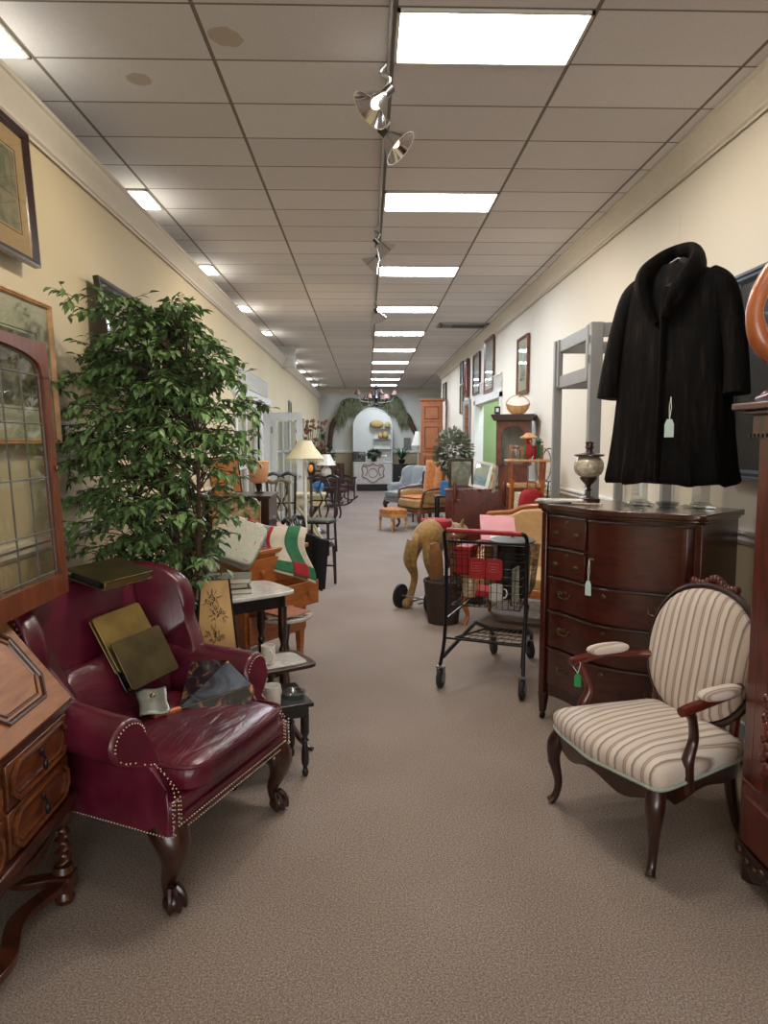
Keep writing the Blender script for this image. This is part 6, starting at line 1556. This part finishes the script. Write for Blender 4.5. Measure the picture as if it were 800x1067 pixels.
def orn(label, loc, r, mat, name='basket', cat='basket', sq=(1, 1, 1)):
    t = T(name, label, cat, loc); MB().sq((0, 0, r*sq[2]), (r*sq[0], r*sq[1], r*sq[2]), .9, 1, 10, 18).build('body', mat, t); MB().lathe([(r*.35, 0), (r*.3, .02), (.001, .02)], 10, c=(0, 0, r*sq[2]*1.85)).build('rim', mat, t)
M['straw'] = plain('straw', 'a8905c', .8, 0, .2, ns=40)
orn('large oval straw basket on the top shelf of the arched panel', (.32, 22.72, 1.963), .13, 'straw', sq=(1.7, .8, 1))
orn('small round straw basket right of the large one', (.66, 22.72, 1.963), .10, 'straw')
orn('small copper vase on the middle shelf of the arched panel, left one', (.44, 22.72, 1.633), .075, 'lightwood', 'vase', 'vase', (1, 1, 1.3))
orn('round brown vase on the middle shelf of the arched panel, right one', (.60, 22.72, 1.633), .095, 'straw', 'vase', 'vase', (1, 1, 1.2))
t = T('black_radio', 'black ornate box standing on the left end of the white sideboard', 'box', (-.24, 22.3, .9155)); t.name = 'black_box'
MB().box2((-.20, -.12, 0), (.20, .12, .32)).build('case', 'black', t, bevel=.01)
m = MB().tube([(-.15, -.125, .05), (.15, -.125, .05), (.15, -.125, .27), (-.15, -.125, .27)], .006, 5, closed=True)
m.tube([(.08*math.cos(2*PI*i/20), -.125, .16+.08*math.sin(2*PI*i/20)) for i in range(20)], .006, 5, closed=True).build('ornament', 'pewter', t)
bushy('low_plant', 'green leafy plant in the middle of the white sideboard', (.22, 22.25, .9155), .20, .10, .14, 260, .12, 'fern', seed=3)
for i, (x, lab) in enumerate(((.36, 'pink and white flower pot right of the plant on the white sideboard'), (.55, 'white figurine at the right end of the white sideboard'))):
    t = T('flower_pot' if i == 0 else 'figurine', lab, 'ornament', (x, 22.2, .9155)); MB().lathe([(.05, 0), (.07, .08), (.04, .14)], 14).build('pot', 'bright', t)
    m = MB()
    for k in range(9): m.sq((.07*math.cos(k*.7), .06*math.sin(k*.7), .17+.03*math.sin(k*2.2)), (.035, .035, .03), 1, 1, 4, 7)
    m.build('flowers', 'pink' if i == 0 else 'bright', t)
t = T('black_mantel', 'black low cabinet right of the white sideboard under the fern', 'cabinet', (1.12, 22.3, 0)); t.name = 'black_cabinet'
MB().box2((-.28, -.25, .05), (.40, .25, .82)).build('body', 'black', t, bevel=.01); MB().box2((-.30, -.27, .82), (.42, .27, .85)).build('top', 'black', t, bevel=.005)
for x in (-.24, .08): d = MB().box2((x, -.262, .1), (x+.28, -.25, .78)).build('door', 'black', t, bevel=.005); MB().sq((x+.14, -.27, .45), (.02, .015, .02), 1, 1, 6, 8).build('knob', 'bright', d)
t = T('fern', 'spreading green fern on the black cabinet at the far end', 'potted fern', (1.10, 22.25, .8505)); rn = random.Random(4)
MB().lathe([(.08, 0), (.12, .14), (.001, .13)], 14).build('pot', 'black', t); m = MB()
for i in range(90):
    a = rn.uniform(0, 2*PI); L_ = rn.uniform(.3, .52); h = rn.uniform(.15, .40); d = Vector((math.cos(a), math.sin(a)*.6, 0)); s_ = Vector((-d.y, d.x, 0))*.022
    pts = [Vector((0, 0, .13))+d*L_*u+Vector((0, 0, h*math.sin(u*2.3))) for u in (0, .25, .5, .75, 1)]
    vs = []; [vs.extend([p-s_*(1-.9*abs(u-.3)), p+s_*(1-.9*abs(u-.3))]) for p, u in zip(pts, (0, .25, .5, .75, 1))]
    m.add(vs, [(2*k, 2*k+1, 2*k+3, 2*k+2) for k in range(4)])
m.build('fronds', 'fern', t, angle=180)
picture('framed_print', 'small grey print hanging on the far wall right of the arched panel', (1.32, FAR-.01, 1.50), 0, .22, .34, .02, 'pewter', art('grey_lettering', ['7a7c78', '9a9c98', '606260'], 20, 4))
t = T('wall_sconce', 'narrow black carved wall ornament on the far wall beside the branch', 'wall ornament', (-1.42, FAR-.02, 1.45)); m = MB().box2((-.05, -.02, -.35), (.05, .01, .35))
for z in (-.28, -.1, .1, .28): m.sq((0, -.03, z), (.07, .03, .07), 1, 1, 6, 10)
m.build('carving', 'darkleg', t); MB().cyl((0, -.06, -.2), (0, -.06, -.05), .015).build('candle', 'bright', t)
# driftwood branches with hanging moss over the arch
t = T('moss_branch', 'long bent branch hung with trailing green moss framing the arched panel', 'branch garland', (0, FAR-.12, 0))
br = MB()
def px(x, y): # metres on the far wall from picture-like layout coordinates
    return Vector(((x-381.9)/735*FAR, 0, 1.55+(460-y)/735*FAR))
A = spline([px(344, 468), px(345, 452), px(348, 440), px(355, 432), px(360, 421), px(368, 419), px(378, 420), px(390, 415), px(400, 421), px(409, 416), px(414, 421), px(419, 431), px(424, 434), px(430, 447), px(436, 457), px(441, 465)], 5)
br.tube(A, [lerp(.10, .05, abs(i/(len(A)-1)-.5)*1.0) for i in range(len(A))], 8)
br.tube([px(434, 455), px(438, 452)], [.05, .02], 6); br.build('branch', 'bark', t)
m = MB(); rn = random.Random(12)
for q in A[14:-18]:
    for k in range(30 if abs(q.x-.25) > .5 else 12):
        p = q+Vector((rn.uniform(-.12, .12), rn.uniform(-.12, .02), rn.uniform(-.08, .12))); ln = rn.uniform(.12, .62)*(1 if abs(q.x-.25) > .5 else .45); dx = rn.uniform(-.08, .08)
        wv = Vector((.010, .004, 0)); vs = [p-wv, p+wv, p+Vector((dx*.5, -.01, -ln*.5))+wv, p+Vector((dx*.5, -.01, -ln*.5))-wv, p+Vector((dx, 0, -ln))]
        m.add(vs, [(0, 1, 2, 3), (3, 2, 4)])
m.build('hanging_moss', 'moss', t, angle=180)
t.location = (0, FAR-.12, 0)
# chandelier
t = T('chandelier', 'dark iron chandelier with small pink shades hanging before the far wall', 'chandelier', (.27, 20.0, 2.50)); t.scale = (1.15, 1.15, 1.18)
MB().tube([(0, 0, .08), (0, 0, .64)], .012, 8).build('chain', 'blackmetal', t)
MB().lathe([(.001, 0), (.03, .02), (.05, .06), (.02, .10), (.04, .18), (.07, .22), (.03, .30), (.02, .42), (.06, .47), (.03, .52)], 14).build('body', 'blackmetal', t)
for i in range(8):
    a = 360*i/8+10; Mx = rotm(0, 0, a); up = .0 if i % 2 else .10; L_ = .46 if i % 2 == 0 else .30
    ar_ = MB().tube(spline([(.03, 0, .12), (L_*.4, 0, .02+up), (L_*.8, 0, .05+up), (L_, 0, .16+up)], 5), .009, 6, M4=Mx).tube([(L_, 0, .16+up), (L_, 0, .22+up)], .012, 6, M4=Mx).build('arm', 'blackmetal', t)
    MB().lathe([(.085, .20+up), (.08, .20+up), (.035, .31+up), (.04, .31+up)], 14, Mx @ Matrix.Translation((L_, 0, 0))).build('lamp_shade', plain('rose_shade', '5c443c', .8) if i == 0 else bpy.data.materials['rose_shade'], ar_)
    MB().sq((0, 0, .235+up), (.022, .022, .035), 1, 1, 6, 8, Mx @ Matrix.Translation((L_, 0, 0))).build('bulb', emit('chandelier_bulb', 'fff0d8', 4) if i == 0 else bpy.data.materials['chandelier_bulb'], ar_)

# ================================================================ CEILING TRACK AND CLAMP LAMPS
t = T('cable_conduit', 'thin metal conduit running along the ceiling beside the light panels', 'conduit', (GX-.02, 0, CEIL-.012))
MB().tube([(0, YB+.1, 0), (.0, 12, 0)], .008, 8).build('pipe', 'steel', t)
def clamp(loc, aim, label):
    t = T('clamp_lamp', label, 'clamp lamp', loc, 0); t.scale = (1.25,)*3
    d = Vector(aim).normalized(); q = d.to_track_quat('-Z', 'Y').to_matrix().to_4x4()
    MB().tube(spline([(0, 0, .0), (-.02, 0, -.03), (.015, 0, -.05), (0, 0, -.075)], 4), .006, 6).build('bracket', 'steel', t)
    Mx = Matrix.Translation((0, 0, -.10)) @ q
    MB().cyl((0, 0, .03), (0, 0, -.02), .018, M4=Mx).build('socket', 'black', t)
    r_ = MB().rings([[(a*math.cos(2*PI*j/28), a*math.sin(2*PI*j/28), z) for j in range(28)] for a, z in ((.020, -.01), (.035, -.03), (.052, -.055), (.068, -.075), (.078, -.088), (.074, -.088), (.05, -.062), (.03, -.035), (.016, -.015))], M4=Mx).build('reflector', 'chrome', t)
    MB().sq((0, 0, -.045), (.022, .022, .03), 1, 1, 8, 12, Mx).build('bulb', emit('clamp_bulb', 'fff0d0', 1.0) if 'clamp_bulb' not in bpy.data.materials else bpy.data.materials['clamp_bulb'], t)
    l = bpy.data.lights.new('clamp_lamp_beam', 'SPOT'); l.energy = SPOT; l.color = (1, .86, .68); l.spot_size = R(120); l.spot_blend = .6; l.shadow_soft_size = .03
    o = bpy.data.objects.new('clamp_lamp_beam', l); C.objects.link(o); o.parent = t; o.matrix_local = Mx @ Matrix.Translation((0, 0, -.10))
clamp((.09, 3.36, CEIL-.02), (-.9, -.2, -1), 'silver clamp lamp nearest the camera, upper one of the front pair')
clamp((.10, 3.78, CEIL-.02), (1, -.2, -1), 'silver clamp lamp just behind the first, aimed to the right')
clamp((.09, 5.75, CEIL-.02), (1, .3, -1), 'silver clamp lamp of the second pair, upper one')
clamp((.10, 6.20, CEIL-.02), (-1, .3, -1), 'silver clamp lamp of the second pair, lower one')
clamp((.12, 8.75, CEIL-.02), (.4, .6, -1), 'single silver clamp lamp farthest along the ceiling conduit')
